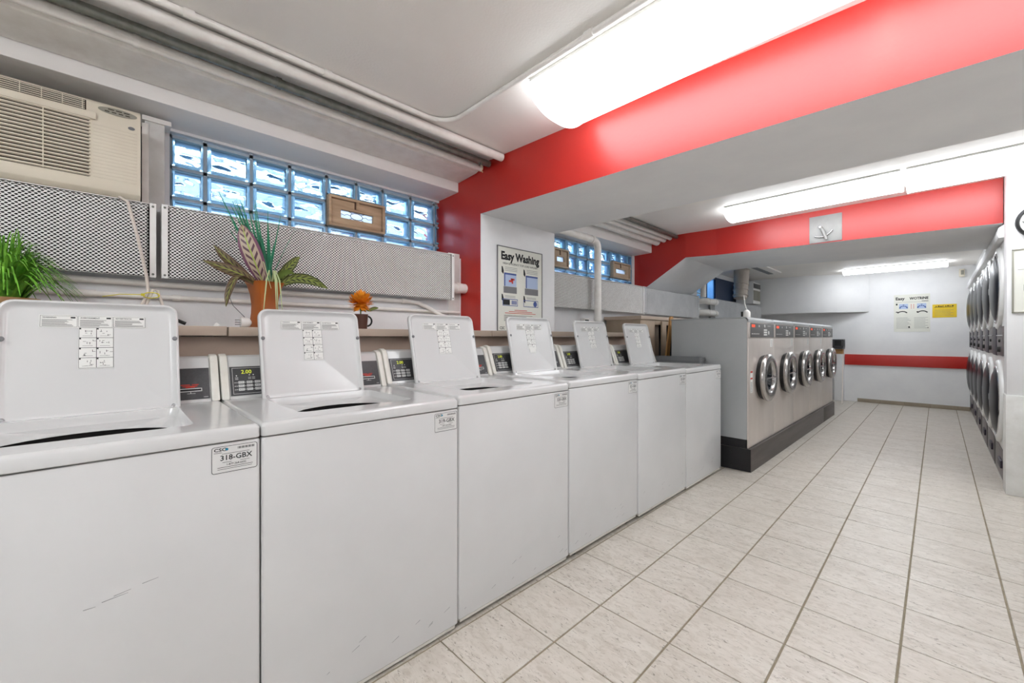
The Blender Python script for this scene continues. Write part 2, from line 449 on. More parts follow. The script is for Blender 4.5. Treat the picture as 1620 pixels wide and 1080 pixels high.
# first pillar and red beam
XP = -2.28
pl = MB()
hexa(pl, [(-2.95, b1n(-2.95), 0), (XP, b1n(XP), 0), (XP, b1f(XP), 0), (-2.95, b1f(-2.95), 0),
          (-2.95, b1n(-2.95), ZC), (XP, b1n(XP), ZC), (XP, b1f(XP), ZC), (-2.95, b1f(-2.95), ZC)], (0, 1, 1, 1, 1, 1))
struct('wall_pillar', pl, ['red_paint', 'wall_white'], 'left pillar with red front and white side carrying a washing poster', 'pillar')
bm1 = MB()
hexa(bm1, [(XP, b1n(XP), ZB), (1.75, b1n(1.75), ZB), (1.75, b1f(1.75), ZB), (XP, b1f(XP), ZB),
           (XP, b1n(XP), ZC), (1.75, b1n(1.75), ZC), (1.75, b1f(1.75), ZC), (XP, b1f(XP), ZC)], (0, 1, 1, 1, 1, 1))
struct('trim_3', bm1, ['red_paint', 'wall_white'], 'wide red-fronted ceiling beam nearest the camera', 'beam')

# second red beam with its haunch running down to the left wall
b2 = MB()
YB = 4.975; YBF = 6.15
hexa(b2, [(-1.765, YB, 2.112), (0.356, YB, 2.058), (0.356, YBF + .15, 2.05), (-1.765, YBF - .05, 2.09),
          (-1.765, YB, ZC), (0.356, YB, ZC), (0.356, YBF + .15, ZC), (-1.765, YBF - .05, ZC)], (0, 1, 1, 1, 1, 1))
hexa(b2, [(-2.097, 4.925, 2.122), (-1.765, YB, 2.112), (-1.765, YBF - .05, 2.09), (-2.06, YBF - .05, 2.085),
          (-2.097, 4.925, ZC), (-1.765, YB, ZC), (-1.765, YBF - .05, ZC), (-2.06, YBF - .05, ZC)], (0, 1, 1, 1, 1, 1))
hexa(b2, [(-2.62, 4.925, 1.80), (-2.097, 4.925, 2.122), (-2.06, YBF - .05, 2.085), (-2.50, YBF - .05, 1.80),
          (-2.62, 4.925, ZC), (-2.097, 4.925, ZC), (-2.06, YBF - .05, ZC), (-2.50, YBF - .05, ZC)], (0, 1, 1, 1, 1, 1))
hexa(b2, [(-2.95, 4.925, 1.70), (-2.62, 4.925, 1.80), (-2.50, YBF - .05, 1.80), (-2.95, YBF - .05, 1.70),
          (-2.95, 4.925, ZC), (-2.62, 4.925, ZC), (-2.50, YBF - .05, ZC), (-2.95, YBF - .05, ZC)], (0, 1, 1, 1, 1, 1))
struct('trim_4', b2, ['red_paint', 'wall_white'], 'second red-fronted ceiling beam with a sloping haunch at the left wall', 'beam')

# right pillar: smooth upper part, rougher worn lower part
rp = MB().box(0.358, 4.775, 0.74, 1.75, 4.945, ZC)
struct('wall_pillar_right', rp, 'wall_white', 'white right-hand pillar with clock and framed notice', 'pillar', bevel=.004)
rp = MB().box(0.352, 4.765, 0.0, 1.75, 4.945, 0.74)
struct('trim_5', rp, 'worn_plaster', 'chipped lower plaster of the white right-hand pillar', 'plaster', bevel=.008)

# far soffit box, red stripe rail and tile skirting on the far wall
fs = MB().prism([(-2.80, 9.25), (-1.75, 9.25), (-.85, YF), (-2.80, YF)], 'z', 1.62, ZC3)
struct('trim_6', fs, 'wall_white', 'white boxed-in duct low under the far ceiling', 'soffit', bevel=.004)
st = MB().box(-1.19, YF - .022, .665, .36, YF, .856)
struct('trim_7', st, 'red_paint', 'red rail board across the far white wall', 'rail', bevel=.003)
bb = struct('baseboard_far', MB().box(-1.01, YF - .008, 0, .36, YF, .062), 'grout', 'brown tile skirting along the far wall', 'baseboard')
for k in range(5):
    x0 = -1.01 + k * .31; x1 = min(x0 + .305, .36)
    part('tile', MB().box(x0, YF - .016, .002, x1, YF - .008, .064), 'tile_base', bb, bevel=.001)
struct('trim_8', MB().box(-1.33, 9.60, 0, -1.20, YF, .86), 'wall_white', 'short white pipe chase at the far wall corner', 'pipe chase', bevel=.004)

# ------------------------------------------------------------------ glass block windows
gb = MB()
# unit block: x -0.5..0.5 (depth), y -0.5..0.5, z -0.5..0.5
gb.i = 0                               # blue glass rim sleeve
def ring(x, iy, iz): return [(x, -.5+iy, -.5+iz), (x, .5-iy, -.5+iz), (x, .5-iy, .5-iz), (x, -.5+iy, .5-iz)]
gb.loft([ring(-.5, 0, 0), ring(.38, 0, 0), ring(.5, .025, .03), ring(.5, .075, .095), ring(.36, .095, .12), ring(-.5, .095, .12)], False, False)
gb.i = 1                               # clear front pane
gb.loft([ring(.30, .09, .115), ring(.36, .09, .115)], True, True)
gb.i = 2                               # wavy back pane
gb.loft([ring(-.44, .09, .115), ring(-.36, .09, .115)], True, True)
gblock = gb.mesh('glass_block', ['block_edge', 'clear_glass', 'wavy_glass'], recalc=False)

def block_window(n, label, cols, rows, holes, y0, y1, z0, z1):
    fr = MB()
    def bar(a, b_, c_, d): fr.box(XG - .02, a, c_, XG + .012, b_, d)
    w = struct('window_%d' % n, MB().box(XG - .025, y0, z0 - .02, XG + .02, y1, z0), 'mortar', label, 'window')
    g = 0.009
    ys = cols; zs = rows
    def inhole(yc, zc): return any(a < yc < b_ and c_ < zc < d for a, b_, c_, d in holes)
    for i in range(len(ys) - 1):
        for j in range(len(zs) - 1):
            ya, yb, za, zb = ys[i], ys[i+1], zs[j], zs[j+1]
            for a, b_, c_, d in holes:
                if a - .02 < (ya + yb) / 2 < b_ + .02:
                    if c_ < (za + zb) / 2 < d: za = zb
                    elif za < d < zb: za = d
            if zb - za < .04: continue
            inst('glass_block', gblock, w, (XG - .01, (ya+yb)/2, (za+zb)/2), (0,0,0), (.075, yb-ya-2*g, zb-za-2*g))
    for y in ys:
        segs = [(z0, z1)]
        for a, b_, c_, d in holes:
            if a + .01 < y < b_ - .01: segs = [(z0, c_), (d, z1)]
        for p, q in segs:
            if q > p: bar(y - g, y + g, p, q)
    for z in zs:
        segs = [(y0, y1)]
        for a, b_, c_, d in holes:
            if c_ + .01 < z < d - .01:
                segs = [s2 for p, q in segs for s2 in (((p, a), (b_, q)) if p < a < q or p < b_ < q else ((p, q),))]
        for p, q in segs:
            if q > p: bar(p, q, z - g, z + g)
    for a, b_, c_, d in holes:
        bar(a, b_, d, d + 2*g)
    part('window_frame', fr, 'mortar', w)
    return w

HV1 = [(1.006, 1.395, 1.90, 2.10)]
block_window(1, 'near glass block window with bluish wavy blocks above the perforated covers',
             [.214, .363, .581, .786, 1.006, 1.205, 1.40, 1.625, 1.835, 1.90], [1.74, 1.90, 2.06, 2.222], HV1, .205, 1.90, 1.73, 2.245)
HV2 = [(3.27, 3.505, 1.90, 2.095), (4.364, 4.77, 1.90, 2.095)]
block_window(2, 'second glass block window between the pillar and the red haunch',
             [3.27, 3.505, 3.70, 3.90, 4.10, 4.364, 4.57, 4.77, 4.86], [1.74, 1.90, 2.06, 2.222], HV2, 3.262, 4.865, 1.73, 2.245)
w3 = block_window(3, 'third glass block window far back on the left wall, half blocked by a blue pane',
             [6.95, 7.15, 7.35], [1.74, 1.90, 2.06, 2.222], [], 6.94, 7.36, 1.73, 2.245)
part('pane', MB().box(XG - .01, 7.37, 1.76, XG + .005, 7.78, 2.20), 'blue_pane', w3)
part('dark_panel', MB().box(XG - .02, 7.80, 1.73, XG + .02, 9.08, 2.25), 'navy', w3, bevel=.004)
part('pane_frame', MB().box(XG-.02, 7.36, 1.73, XG+.03, 7.385, 2.25).box(XG-.02, 7.775, 1.73, XG+.03, 7.81, 2.25).box(XG-.02, 7.36, 2.20, XG+.03, 7.81, 2.25), 'navy', w3)
# near-black sheet gives the dark gap around the air conditioner
struct('trim_9', MB().box(-2.9, -.62, 1.76, XG, .105, 2.25), 'void', 'near-black sheet filling the gap around the wall air conditioner', 'board')

# outside: unseen wall and ground, added so the glass waves refract darker patches
tag(part('added_area_wall', MB().box(-4.3, -6, 0, -4.1, 14, 2.47).box(-4.34, -6, 2.47, -4.05, 14, 2.52), 'well_concrete', None),
    'added grey concrete wall, unseen outside the glass block windows', 'wall', kind='structure')
tag(part('pavement', MB().box(-4.1, -6, -.2, -2.96, 14, 1.2), 'well_concrete', None),
    'added grey pavement, unseen outside the glass block windows', 'pavement', kind='structure')

# ------------------------------------------------------------------ fluorescent fixtures
def fixture(label, x0, x1, yc, w, zt, h, group='fluorescent ceiling fixtures', lens='lens', base=.05):
    L = x1 - x0; t = thing('ceiling_light', label, 'light', ((x0+x1)/2, yc, zt), 0, group)
    prof = [(-w/2, -.016)]
    for i in range(13):
        a = -1 + 2 * i / 12
        prof.append((a * w / 2, -h * (1 - abs(a) ** 2.6) - base))
    prof.append((w/2, -.016))
    body = MB().prism([(-w/2 - .008, 0), (-w/2 - .008, -.015), (w/2 + .008, -.015), (w/2 + .008, 0)], 'x', -L/2 + .004, L/2 - .004)
    part('housing', body, 'lamp_body', t, bevel=.002)
    part('diffuser', MB().prism(prof, 'x', -L/2 + .014, L/2 - .014), lens, t, smooth=50)
    big = [(y * 1.02, z - .003 if z < -.03 else 0) for y, z in prof]
    for s_ in (-1, 1):
        part('end_cap', MB().prism(big, 'x', s_*(L/2 - .014), s_*L/2), 'lens_end', t, bevel=.002)
    return t
fixture('long fluorescent fixture glowing beside the near red beam', -1.368, -.135, 1.645, .40, ZC, .068, lens='lens_near', base=.068)
fixture('fluorescent fixture in line with the near one, running out of frame to the right', -.095, 1.145, 1.655, .40, ZC, .068, lens='lens_near', base=.068)
fixture('fluorescent fixture with its end cap before the second red beam', -1.42, -.185, 4.36, .36, ZC, .06, lens='lens_mid')
fixture('fluorescent fixture butted to the right end of the one before the second beam', -.165, 1.07, 4.40, .44, ZC, .065, lens='lens_mid')
def added_strip_light(label, x0, x1, yc):  # unseen lamps added to brighten the near ceiling, soffit and washers
    L = x1 - x0; t = thing('added_strip_light', label, 'light', ((x0+x1)/2, yc, ZC), 0, 'added strip lights behind the viewer')
    part('housing', MB().prism([(-.05, 0), (-.035, -.035), (.035, -.035), (.05, 0)], 'x', -L/2, L/2), 'lamp_body', t, bevel=.002)
    for y in (-.055, .055):
        part('tube', MB().cyl((-L/2 + .03, y, -.075), (L/2 - .03, y, -.075), .019, 16), 'tube_glow', t, smooth=50)
        for s_ in (-1, 1): part('socket', MB().box(s_*(L/2 - .03), y - .014, -.095, s_*(L/2 - .005), y + .014, -.01), 'lamp_body', t, bevel=.002)
    return t
added_strip_light('added bare twin-tube strip light, unseen on the ceiling behind the viewer, nearer the left wall', -1.375, -.135, -1.0)
added_strip_light('added bare twin-tube strip light, unseen on the ceiling behind the viewer, nearer the right wall', -.095, 1.145, -1.0)
fixture('small fluorescent fixture close to the far wall', -1.12, .11, 9.0, .24, ZC3, .03, lens='lens_far')
fixture('added fluorescent fixture in the far bay, unseen above the second beam', -1.12, .11, 6.95, .30, ZC3, .04, lens='lens_far')  # unseen extra fixture, added to brighten the far bay

# ------------------------------------------------------------------ top-load washers
WW = 0.702; XF = -1.335
EDGE = [-.398, .302, .994, 1.706, 2.407, 3.116, 3.833]
def yz(pts, x): return [(x, a, b) for a, b in pts]
def xy(pts, z, cx=0.0, cy=0.0): return [(cx + b, cy + a, z) for a, b in pts]

mb = MB().loft([[(-.35 + b, a, z) for a, b in rrect(WW - 2*i_, .70 - 2*i_, .009)] for i_, z in ((.012, .022), (.004, .024), (0, .029), (0, .879), (.002, .883), (.006, .8845), (.02, .8845))], True, False)
m_cab = mb.mesh('cabinet', 'enamel', smooth=32)      # open top: the deck and tub close it
m_rim = MB().box(-.69, -WW/2 + .012, .010, -.006, WW/2 - .012, .022).mesh('base_rim', 'enamel_old', bevel=.002)
m_foot = MB().lathe([(.03, 0), (.03, .006), (.012, .008), (.012, .02)], (0, 0, 0), n=12, cap0=True, cap1=True).mesh('foot', 'rubber_black')
mb = MB()
hole = rrect(.43, .40, .03)
ell = [(.195 * math.cos(2*math.pi*(i + .5)/24), .165 * math.sin(2*math.pi*(i + .5)/24)) for i in range(24)]
mb.loft([xy(rrect(WW - .02, .682, .012), .8875, -.349), xy(rrect(WW - .003, .699, .012), .8875, -.349), xy(rrect(WW, .702, .012), .8895, -.349), xy(rrect(WW, .702, .012), .915, -.349), xy(rrect(WW - .008, .694, .014), .9225, -.349),
         xy(rrect(WW - .018, .684, .014), .925, -.349), xy(rrect(WW - .026, .676, .014), .9252, -.349), xy(rrect(.45, .42, .03), .925, -.312), xy(hole, .9245, -.312), xy(rrect(.424, .394, .03), .918, -.312),
         xy(rrect(.415, .385, .03), .902, -.312), xy(rrect(.405, .375, .03), .897, -.312), xy(ell, .890, -.24)], False, False)
m_deck = mb.mesh('top_deck', 'enamel', smooth=35)
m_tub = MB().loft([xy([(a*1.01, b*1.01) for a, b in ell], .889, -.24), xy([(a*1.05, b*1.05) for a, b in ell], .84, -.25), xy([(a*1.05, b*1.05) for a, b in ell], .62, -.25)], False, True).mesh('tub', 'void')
LW, LH = .425, .388
mb = MB()
def lidloop(i, x, r): return yz([(a, b + LH/2) for a, b in rrect(LW - 2*i, LH - 2*i, r, 6, max(r*.45, .006))], x)
mb.loft([lidloop(.004, -.016, .034), lidloop(0, -.012, .036), lidloop(0, .002, .036), lidloop(.003, .007, .034), lidloop(.008, .008, .030),
         lidloop(.012, .004, .028), lidloop(.017, -.004, .026), lidloop(.026, -.006, .02)], True, True)
m_lid = mb.mesh('lid', 'enamel_lid', smooth=50)
m_bump = MB().lathe([(.0075, 0), (.0075, .004), (.005, .006)], (0, 0, 0), 'x', 14, False, True).mesh('bumper', 'rubber_grey', smooth=40)
m_screw = MB().lathe([(.007, 0), (.007, .003), (.004, .006)], (0, 0, 0), 'x', 10, False, True).mesh('screw', 'chrome')
mb = MB().box(-.0052, -.128, .302, -.0047, .122, .343).box(-.0052, -.042, .166, -.0047, .040, .302)
m_lab = mb.mesh('instruction_label', 'paper')
mb = MB()
XL = -.0044
def bar(mb, y0, z0, y1, z1, x=XL): mb.add([(x, y0, z0), (x, y1, z0), (x, y1, z1), (x, y0, z1)], [(0, 1, 2, 3)])
def frame(mb, y0, z0, y1, z1, t, x=XL):
    bar(mb, y0, z0, y1, z0 + t, x); bar(mb, y0, z1 - t, y1, z1, x); bar(mb, y0, z0, y0 + t, z1, x); bar(mb, y1 - t, z0, y1, z1, x)
for k, w in enumerate(('WARNING', 'AVERTISSEMENT', 'ADVERTENCIA')):
    y0 = -.126 + k * .083
    frame(mb, y0, .304, y0 + .081, .341, .0007)
    mb.text(w, .0062, y0 + .005, .3345, XL, .0001, 'LEFT')
    bar(mb, y0 + .066, .3325, y0 + .077, .3375)
    rr = random.Random(k)
    for q in range(7): bar(mb, y0 + .004, .307 + q*.0033, y0 + .045 + rr.random()*.032, .3082 + q*.0033)
for i in range(4):
    for j in range(2):
        y0 = -.041 + j*.0405; z0 = .2685 - i*.0335
        frame(mb, y0, z0, y0 + .0405, z0 + .0335, .0007)
        bar(mb, y0 + .001, z0 + .028, y0 + .005, z0 + .0325)
        rr = random.Random(i*2 + j)
        for q in range(6):
            a, b_ = y0 + .007 + rr.random()*.026, z0 + .006 + rr.random()*.017
            if q % 2: bar(mb, a, b_, a + .004 + rr.random()*.004, b_ + .0011)
            else: bar(mb, a, b_, a + .0012, b_ + .004 + rr.random()*.004)
        bar(mb, y0 + .008, z0 + .006, y0 + .032, z0 + .0068)
m_labp = mb.mesh('label_print', 'ink', recalc=False)

prof = [(-.598, .925), (-.606, .935), (-.656, 1.068), (-.668, 1.088), (-.690, 1.096), (-.730, 1.085), (-.730, .925)]
m_con = MB().prism(prof, 'y', -WW/2 + .028, WW/2 - .028).mesh('console', 'enamel', bevel=.004)
prof2 = [(-.590, .925), (-.598, .938), (-.648, 1.072), (-.662, 1.094), (-.690, 1.103), (-.735, 1.090), (-.735, .925)]
m_cap = MB().prism(prof2, 'y', -.0135, .0135).mesh('end_cap', 'enamel_old', bevel=.006)
TILT = math.atan2(.05, .133)
m_cp = MB().box(-.004, 0, 0, .0015, .275, .120).mesh('control_panel', 'panel_dark', bevel=.001)
mb = MB()
frame(mb, .008, .006, .267, .114, .0012, .0018)
for q, (a, b_) in enumerate(((.020, .079), (.066, .081), (.080, .081))):
    bar(mb, a, b_, a + .0045, b_ + .0045, .0018)
    for z in (.072, .066): bar(mb, a - .003, z, a + .008, z + .002, .0018)
for r_ in range(3):
    bar(mb, .013, .0225 + .0145*r_, .020, .0245 + .0145*r_, .0018)
    for c_ in range(3): bar(mb, .0215 + c_*.029, .022 + .0145*r_, .0245 + c_*.029, .025 + .0145*r_, .0018)
m_cpp = mb.mesh('panel_print', 'button_white', recalc=False)
mb = MB().text('2.00', .022, .058, .096, .0022, .0002); m_dig = mb.mesh('display', 'digits', recalc=False)
m_btn = MB().box(0, -.0105, -.0052, .004, .0105, .0052).mesh('button', 'button_white', bevel=.0015)
mb = MB()
for z in (.0012, -.0016): bar(mb, -.004, z, .006, z + .001, .0043)
bar(mb, -.0075, -.002, -.005, .002, .0043)
m_btp = mb.mesh('button_print', 'ink_grey', recalc=False)
m_rd = MB().box(-.004, -.175, 0, .0015, 0, .122).mesh('card_reader', 'panel_dark', bevel=.001)
mb = MB(); frame(mb, -.094, .030, -.024, .043, .0028, .002); bar(mb, -.07, .022, -.045, .0232, .002); bar(mb, -.060, .022, -.058, .029, .002); bar(mb, -.02, .006, -.006, .0075, .002)
m_slot = mb.mesh('card_slot', 'button_white', recalc=False)
mb = MB(); bar(mb, -.091, .0328, -.027, .0402, .0021); m_slit = mb.mesh('slot_opening', 'black', recalc=False)
mb = MB()
for z, a, b_ in ((.055, -.088, -.060), (.055, -.055, -.034), (.049, -.083, -.038), (.0455, -.074, -.046)): bar(mb, a, z, b_, z + .0034, .002)
m_red = mb.mesh('reader_print', 'ink_red', recalc=False)

def rr_plate(mb, y0, z0, y1, z1, r, xa, xb):
    p = [(a + (y0+y1)/2, b + (z0+z1)/2) for a, b in rrect(y1-y0, z1-z0, r)]
    return mb.loft([yz(p, xa), yz(p, xb)], True, True)
m_tag = rr_plate(MB(), -.053, -.0355, .053, .0355, .006, 0, .0006).mesh('asset_tag', 'sticker')
def tag_print(num):
    mb = MB(); X = .0009
    p0 = [(a, b) for a, b in rrect(.106, .071, .006)]; p1 = [(a, b) for a, b in rrect(.1035, .0685, .005)]
    mb.loft([yz(p0, X), yz(p1, X)], False, False)
    mb.text('CSC', .012, -.048, .0265, X, .0003, 'LEFT', sx=1.25)
    bar(mb, -.048, .0185, -.030, .0197, X)
    for k in range(16): bar(mb, .006 + k*.0026, .0235, .006 + k*.0026 + (.0017 if k % 3 else .0009), .0295, X)
    mb.text(num, .0195, .003, .0035, X, .0003)
    bar(mb, -.03, .0145, .034, .0156, X)
    bar(mb, -.029, -.0085, -.008, -.0075, X); bar(mb, .012, -.0085, .034, -.0075, X)
    mb.text('1-877-264-6622', .0072, .003, -.0145, X, .0001)
    bar(mb, -.040, -.0215, .042, -.0203, X); bar(mb, -.040, -.0262, .040, -.0252, X)
    return mb.mesh('tag_print', 'ink', recalc=False)
m_drop = MB().lathe([(.0001, 0), (.0038, .0004), (.0001, .0009)], (0, 0, 0), 'x', 10).mesh('tag_logo', 'ink_teal')

names = ['318-GBX', '319-GBX', '320-GBX', '321-GBX', '322-GBX', '323-GBX']
labels = ['white top-load washer with open lid, tagged 318-GBX, nearest the camera',
          'white top-load washer with open lid, tagged 319-GBX, in front of the orange vase',
          'white top-load washer with open lid, tagged 320-GBX, third in the row',
          'white top-load washer with open lid, fourth in the row, below the washing poster',
          'white top-load washer with open lid, fifth in the row, below the vertical pipe',
          'white top-load washer with open lid, last of the row, beside steel washers']
dz = [0, 0, .008, .016, .012, .006]; dx = [0, .002, 0, .004, .012, .014]
lidoff = [.01, -.012, -.014, -.02, -.02, -.02]; lt = [R(-13.5), R(-12.5), R(-13), R(-12), R(-13), R(-12.5)]
for i in range(6):
    yc = (EDGE[i] + EDGE[i+1]) / 2; z = dz[i]
    t = thing('washing_machine', labels[i], 'washer', (XF + dx[i], yc, 0), 0, 'top-load washers in the front row')
    t.scale = (1, (EDGE[i+1] - EDGE[i] - .003) / WW, 1)
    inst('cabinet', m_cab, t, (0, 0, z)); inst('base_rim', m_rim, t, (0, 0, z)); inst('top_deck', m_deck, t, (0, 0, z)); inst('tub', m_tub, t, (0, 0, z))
    for a in (-.06, -.62):
        for b_ in (-.27, .27): inst('foot', m_foot, t, (a, b_, 0))
    lid = inst('lid', m_lid, t, (-.530, lidoff[i], .908 + z), (0, lt[i], 0))
    for s_ in (-1, 1):
        inst('bumper', m_bump, lid, (.006, s_*(LW/2 - .012), .262)); inst('screw', m_screw, lid, (-.003, s_*(LW/2 - .019), .022))
    inst('instruction_label', m_lab, lid); inst('label_print', m_labp, lid)
    if i == 3:
        inst('blank_sticker', rr_plate(MB(), -.03, .145, .03, .182, .006, -.0046, -.0036).mesh('blank_sticker', 'paper'), lid, label='blank white sticker')
    inst('console', m_con, t, (0, 0, z))
    for s_ in (-1, 1): inst('end_cap', m_cap, t, (0, s_*(WW/2 - .0145), z))
    cp = inst('control_panel', m_cp, t, (-.605, -WW/2 + .033, .937 + z), (0, -TILT, 0), label='dark control panel with price display')
    inst('panel_print', m_cpp, cp); inst('display', m_dig, cp)
    for r_ in range(3):
        for c_ in range(3):
            inst('button', m_btn, cp, (.001, .0375 + c_*.029, .0235 + r_*.0145)); inst('button_print', m_btp, cp, (.001, .0375 + c_*.029, .0235 + r_*.0145))
    rd = inst('card_reader', m_rd, t, (-.605, WW/2 - .032, .936 + z), (0, -TILT, 0), label='dark card reader panel')
    inst('card_slot', m_slot, rd); inst('slot_opening', m_slit, rd); inst('reader_print', m_red, rd)
    tg = inst('asset_tag', m_tag, t, (0, WW/2 - .061, .841 + z), label='small white asset tag')
    inst('tag_print', tag_print(names[i]), tg); inst('tag_logo', m_drop, tg, (.0004, -.019, .0265))
    # scuffs
    mb = MB(); rr = random.Random(50 + i)
    for q in range(9):
        y = rr.uniform(-.33, .33); zz = rr.uniform(.06, .16); L = rr.uniform(.006, .028)
        mb.add([(.0003, y, zz), (.0003, y + L, zz + L*.35), (.0003, y + L, zz + L*.35 + .0022), (.0003, y, zz + .0012)], [(0, 1, 2, 3)])
    if i == 0:
        for y, zz, L, s_ in ((.03, .56, .045, .1), (.05, .566, .03, .16), (-.0, .555, .02, .0), (.10, .575, .03, .12)):
            mb.add([(.0003, y, zz), (.0003, y + L, zz + L*s_), (.0003, y + L, zz + L*s_ + .0008), (.0003, y, zz + .0014)], [(0, 1, 2, 3)])
    part('scuff_marks', mb, 'ink_grey', t, recalc=False)

# ------------------------------------------------------------------ front-load washers on a plinth
FW = .765
def flx(y): return -1.14 + .0098 * (y - 3.95)
m_fb = MB().box(-.69, -FW/2 + .002, .275, -.012, FW/2 - .002, 1.335).mesh('cabinet', 'steel_grey_paint', bevel=.004)
m_fk = MB().box(-.67, -FW/2 + .006, .2, -.02, FW/2 - .006, .275).mesh('base', 'plinth_dark')
m_ff = MB().box(-.012, -FW/2 + .0015, .203, 0, FW/2 - .0015, 1.158).mesh('front_panel', 'steel', bevel=.003)
m_ft = MB().box(-.012, -FW/2 + .0015, 1.16, -.001, FW/2 - .0015, 1.30).mesh('fascia', 'steel', bevel=.002)
m_fs = MB().prism([(-.70, 1.336), (-.70, 1.345), (-.03, 1.345), (.002, 1.325), (.002, 1.301), (-.012, 1.301), (-.012, 1.336)], 'y', -FW/2 + .001, FW/2 - .001).mesh('top_panel', 'steel_grey_paint', bevel=.002)
m_fp = MB().box(-.001, -FW/2 + .055, 1.167, .002, FW/2 - .006, 1.295).mesh('control_panel', 'fl_panel', bevel=.001)
mb = MB(); bar(mb, -.30, 1.258, -.21, 1.282, .0025); m_fd = mb.mesh('display', 'digits_red', recalc=False)
mb = MB()
for k in range(3): bar(mb, .05, 1.185 + k*.022, .15, 1.199 + k*.022, .0024)
mb.lathe([(.018, .0022), (.018, .004), (.012, .005)], (0, .20, 1.21), 'x', 14, False, True)
mb.lathe([(.014, .0022), (.014, .004), (.010, .005)], (0, .075, 1.272), 'x', 12, False, True)
bar(mb, .17, 1.272, .26, 1.277, .0024); bar(mb, -.10, 1.262, -.08, 1.278, .0024)
for k in range(5): bar(mb, -.30 + k*.045, 1.196, -.272 + k*.045, 1.202, .0024)
m_fpp = mb.mesh('panel_print', 'button_white', recalc=False)
m_gk = MB().lathe([(.20, 0), (.208, .02), (.204, .034), (.16, .036)], (0, 0, 0), 'x', 40, True, False).mesh('gasket', 'rubber_black', smooth=50)
m_dr = MB().lathe([(.185, .03), (.214, .036), (.219, .05), (.214, .066), (.196, .076), (.160, .080), (.138, .072), (.130, .052), (.128, .03)], (0, 0, 0), 'x', 48).mesh('door_ring', 'brushed_ring', smooth=60)
m_dg = MB().lathe([(.131, .046), (.112, .034), (.09, .012), (.055, -.006), (.0005, -.014)], (0, 0, 0), 'x', 40).mesh('door_glass', 'glass_dark', smooth=60)
m_dh = MB().box(.066, -.20, -.006, .076, .135, .006).mesh('handle_bar', 'chrome', bevel=.003)
m_hg = MB().box(0, .205, -.045, .05, .245, -.012).box(0, .205, .012, .05, .245, .045).mesh('hinge', 'brushed_ring', bevel=.003)
mb = MB().box(0, -.335, -.12, .0012, -.275, .075); m_s1 = mb.mesh('notice_sticker', 'paper')
mb = MB(); bar(mb, -.334, -.002, -.276, .012, .0016); bar(mb, -.334, .055, -.276, .072, .0016); m_s1p = mb.mesh('sticker_print', 'ink_red', recalc=False)
mb = MB(); [bar(mb, -.328, -.11 + k*.013, -.284, -.105 + k*.013, .0016) for k in range(7)]; m_s1q = mb.mesh('sticker_text', 'ink_grey', recalc=False)
m_s2 = MB().box(0, .265, 1.075, .001, .335, 1.150).mesh('id_sticker', 'paper')
mb = MB(); [bar(mb, .275, 1.085 + k*.013, .315, 1.088 + k*.013, .0016) for k in range(5)]; m_s2p = mb.mesh('id_print', 'ink_grey', recalc=False)
ordn = ['nearest the top-load row, its grey side panel showing', 'second from the near end of the steel row', 'middle one of the five',
        'fourth along, last but one towards the far wall', 'farthest of the five, next to the red rail']
for i in range(5):
    y = 3.955 + (i + .5) * .77
    t = thing('front_load_washer', 'stainless front-load washer with chrome porthole door, ' + ordn[i], 'washer', (flx(y), y, 0), -.0098, 'steel front-load washers on the plinth')
    for n_, m_ in (('cabinet', m_fb), ('base', m_fk), ('front_panel', m_ff), ('fascia', m_ft), ('top_panel', m_fs)): inst(n_, m_, t)
    cp = inst('control_panel', m_fp, t); inst('panel_print', m_fpp, cp)['kind'] = 'stuff'; inst('display', m_fd, cp)
    d = inst('door', m_dr, t, (0, .015, .797), label='chrome-ringed porthole door')
    for n_, m_ in (('gasket', m_gk), ('door_glass', m_dg), ('handle_bar', m_dh), ('hinge', m_hg)): inst(n_, m_, d)
    s1 = inst('notice_sticker', m_s1, t, (0, 0, .80)); inst('sticker_print', m_s1p, s1); inst('sticker_text', m_s1q, s1)
    s2 = inst('id_sticker', m_s2, t); inst('id_print', m_s2p, s2)
t = thing('plinth', 'dark steel plinth under the row of front-load washers', 'plinth', (0, 0, 0))
def plinth(y0, y1):
    x0, x1 = flx(y0) + .022, flx(y1) + .022
    return MB().prism([(-1.84, y0), (x0, y0), (x1, y1), (-1.84, y1)], 'z', 0, .199)
part('base_section', plinth(3.955, 7.03), 'plinth', t, bevel=.002); part('base_section', plinth(7.034, 7.81), 'plinth', t, bevel=.002)
part('side_plate', MB().box(-1.84, 3.949, .002, -1.121, 3.954, .197), 'plinth_dark', t)
for z in (.045, .155): part('bolt', MB().lathe([(.009, 0), (.007, -.005)], (-1.28, 3.949, z), 'y', 10, False, True), 'black', t)

# ------------------------------------------------------------------ stacked dryers along the right side (front faces -x)
DP = .79
m_db = MB().box(0, -DP/2 + .003, .0, .78, DP/2 - .003, 1.935).mesh('cabinet', 'dryer_white', bevel=.004)
def drl(prof, n=36): return MB().lathe([(r, -t) for r, t in prof], (0, 0, 0), 'x', n)
m_ddr = drl([(.345, 0), (.345, .010), (.335, .020), (.310, .024), (.292, .020), (.285, .010)], 40).mesh('door_ring', 'dryer_white', smooth=60)
m_ddi = drl([(.296, .021), (.292, .027), (.284, .027), (.282, .012)], 40).mesh('chrome_rim', 'chrome', smooth=60)
m_ddg = drl([(.286, .016), (.262, .030), (.225, .041), (.17, .050), (.09, .056), (.0005, .058)], 40).mesh('door_glass', 'dryer_glass', smooth=60)
m_ddh = MB().box(-.045, .30, -.03, -.018, .33, .03).mesh('door_handle', 'chrome', bevel=.006)
m_dc1 = MB().box(-.012, -.37, 1.02, -.002, .06, 1.255).mesh('coin_panel', 'dryer_panel', bevel=.002)
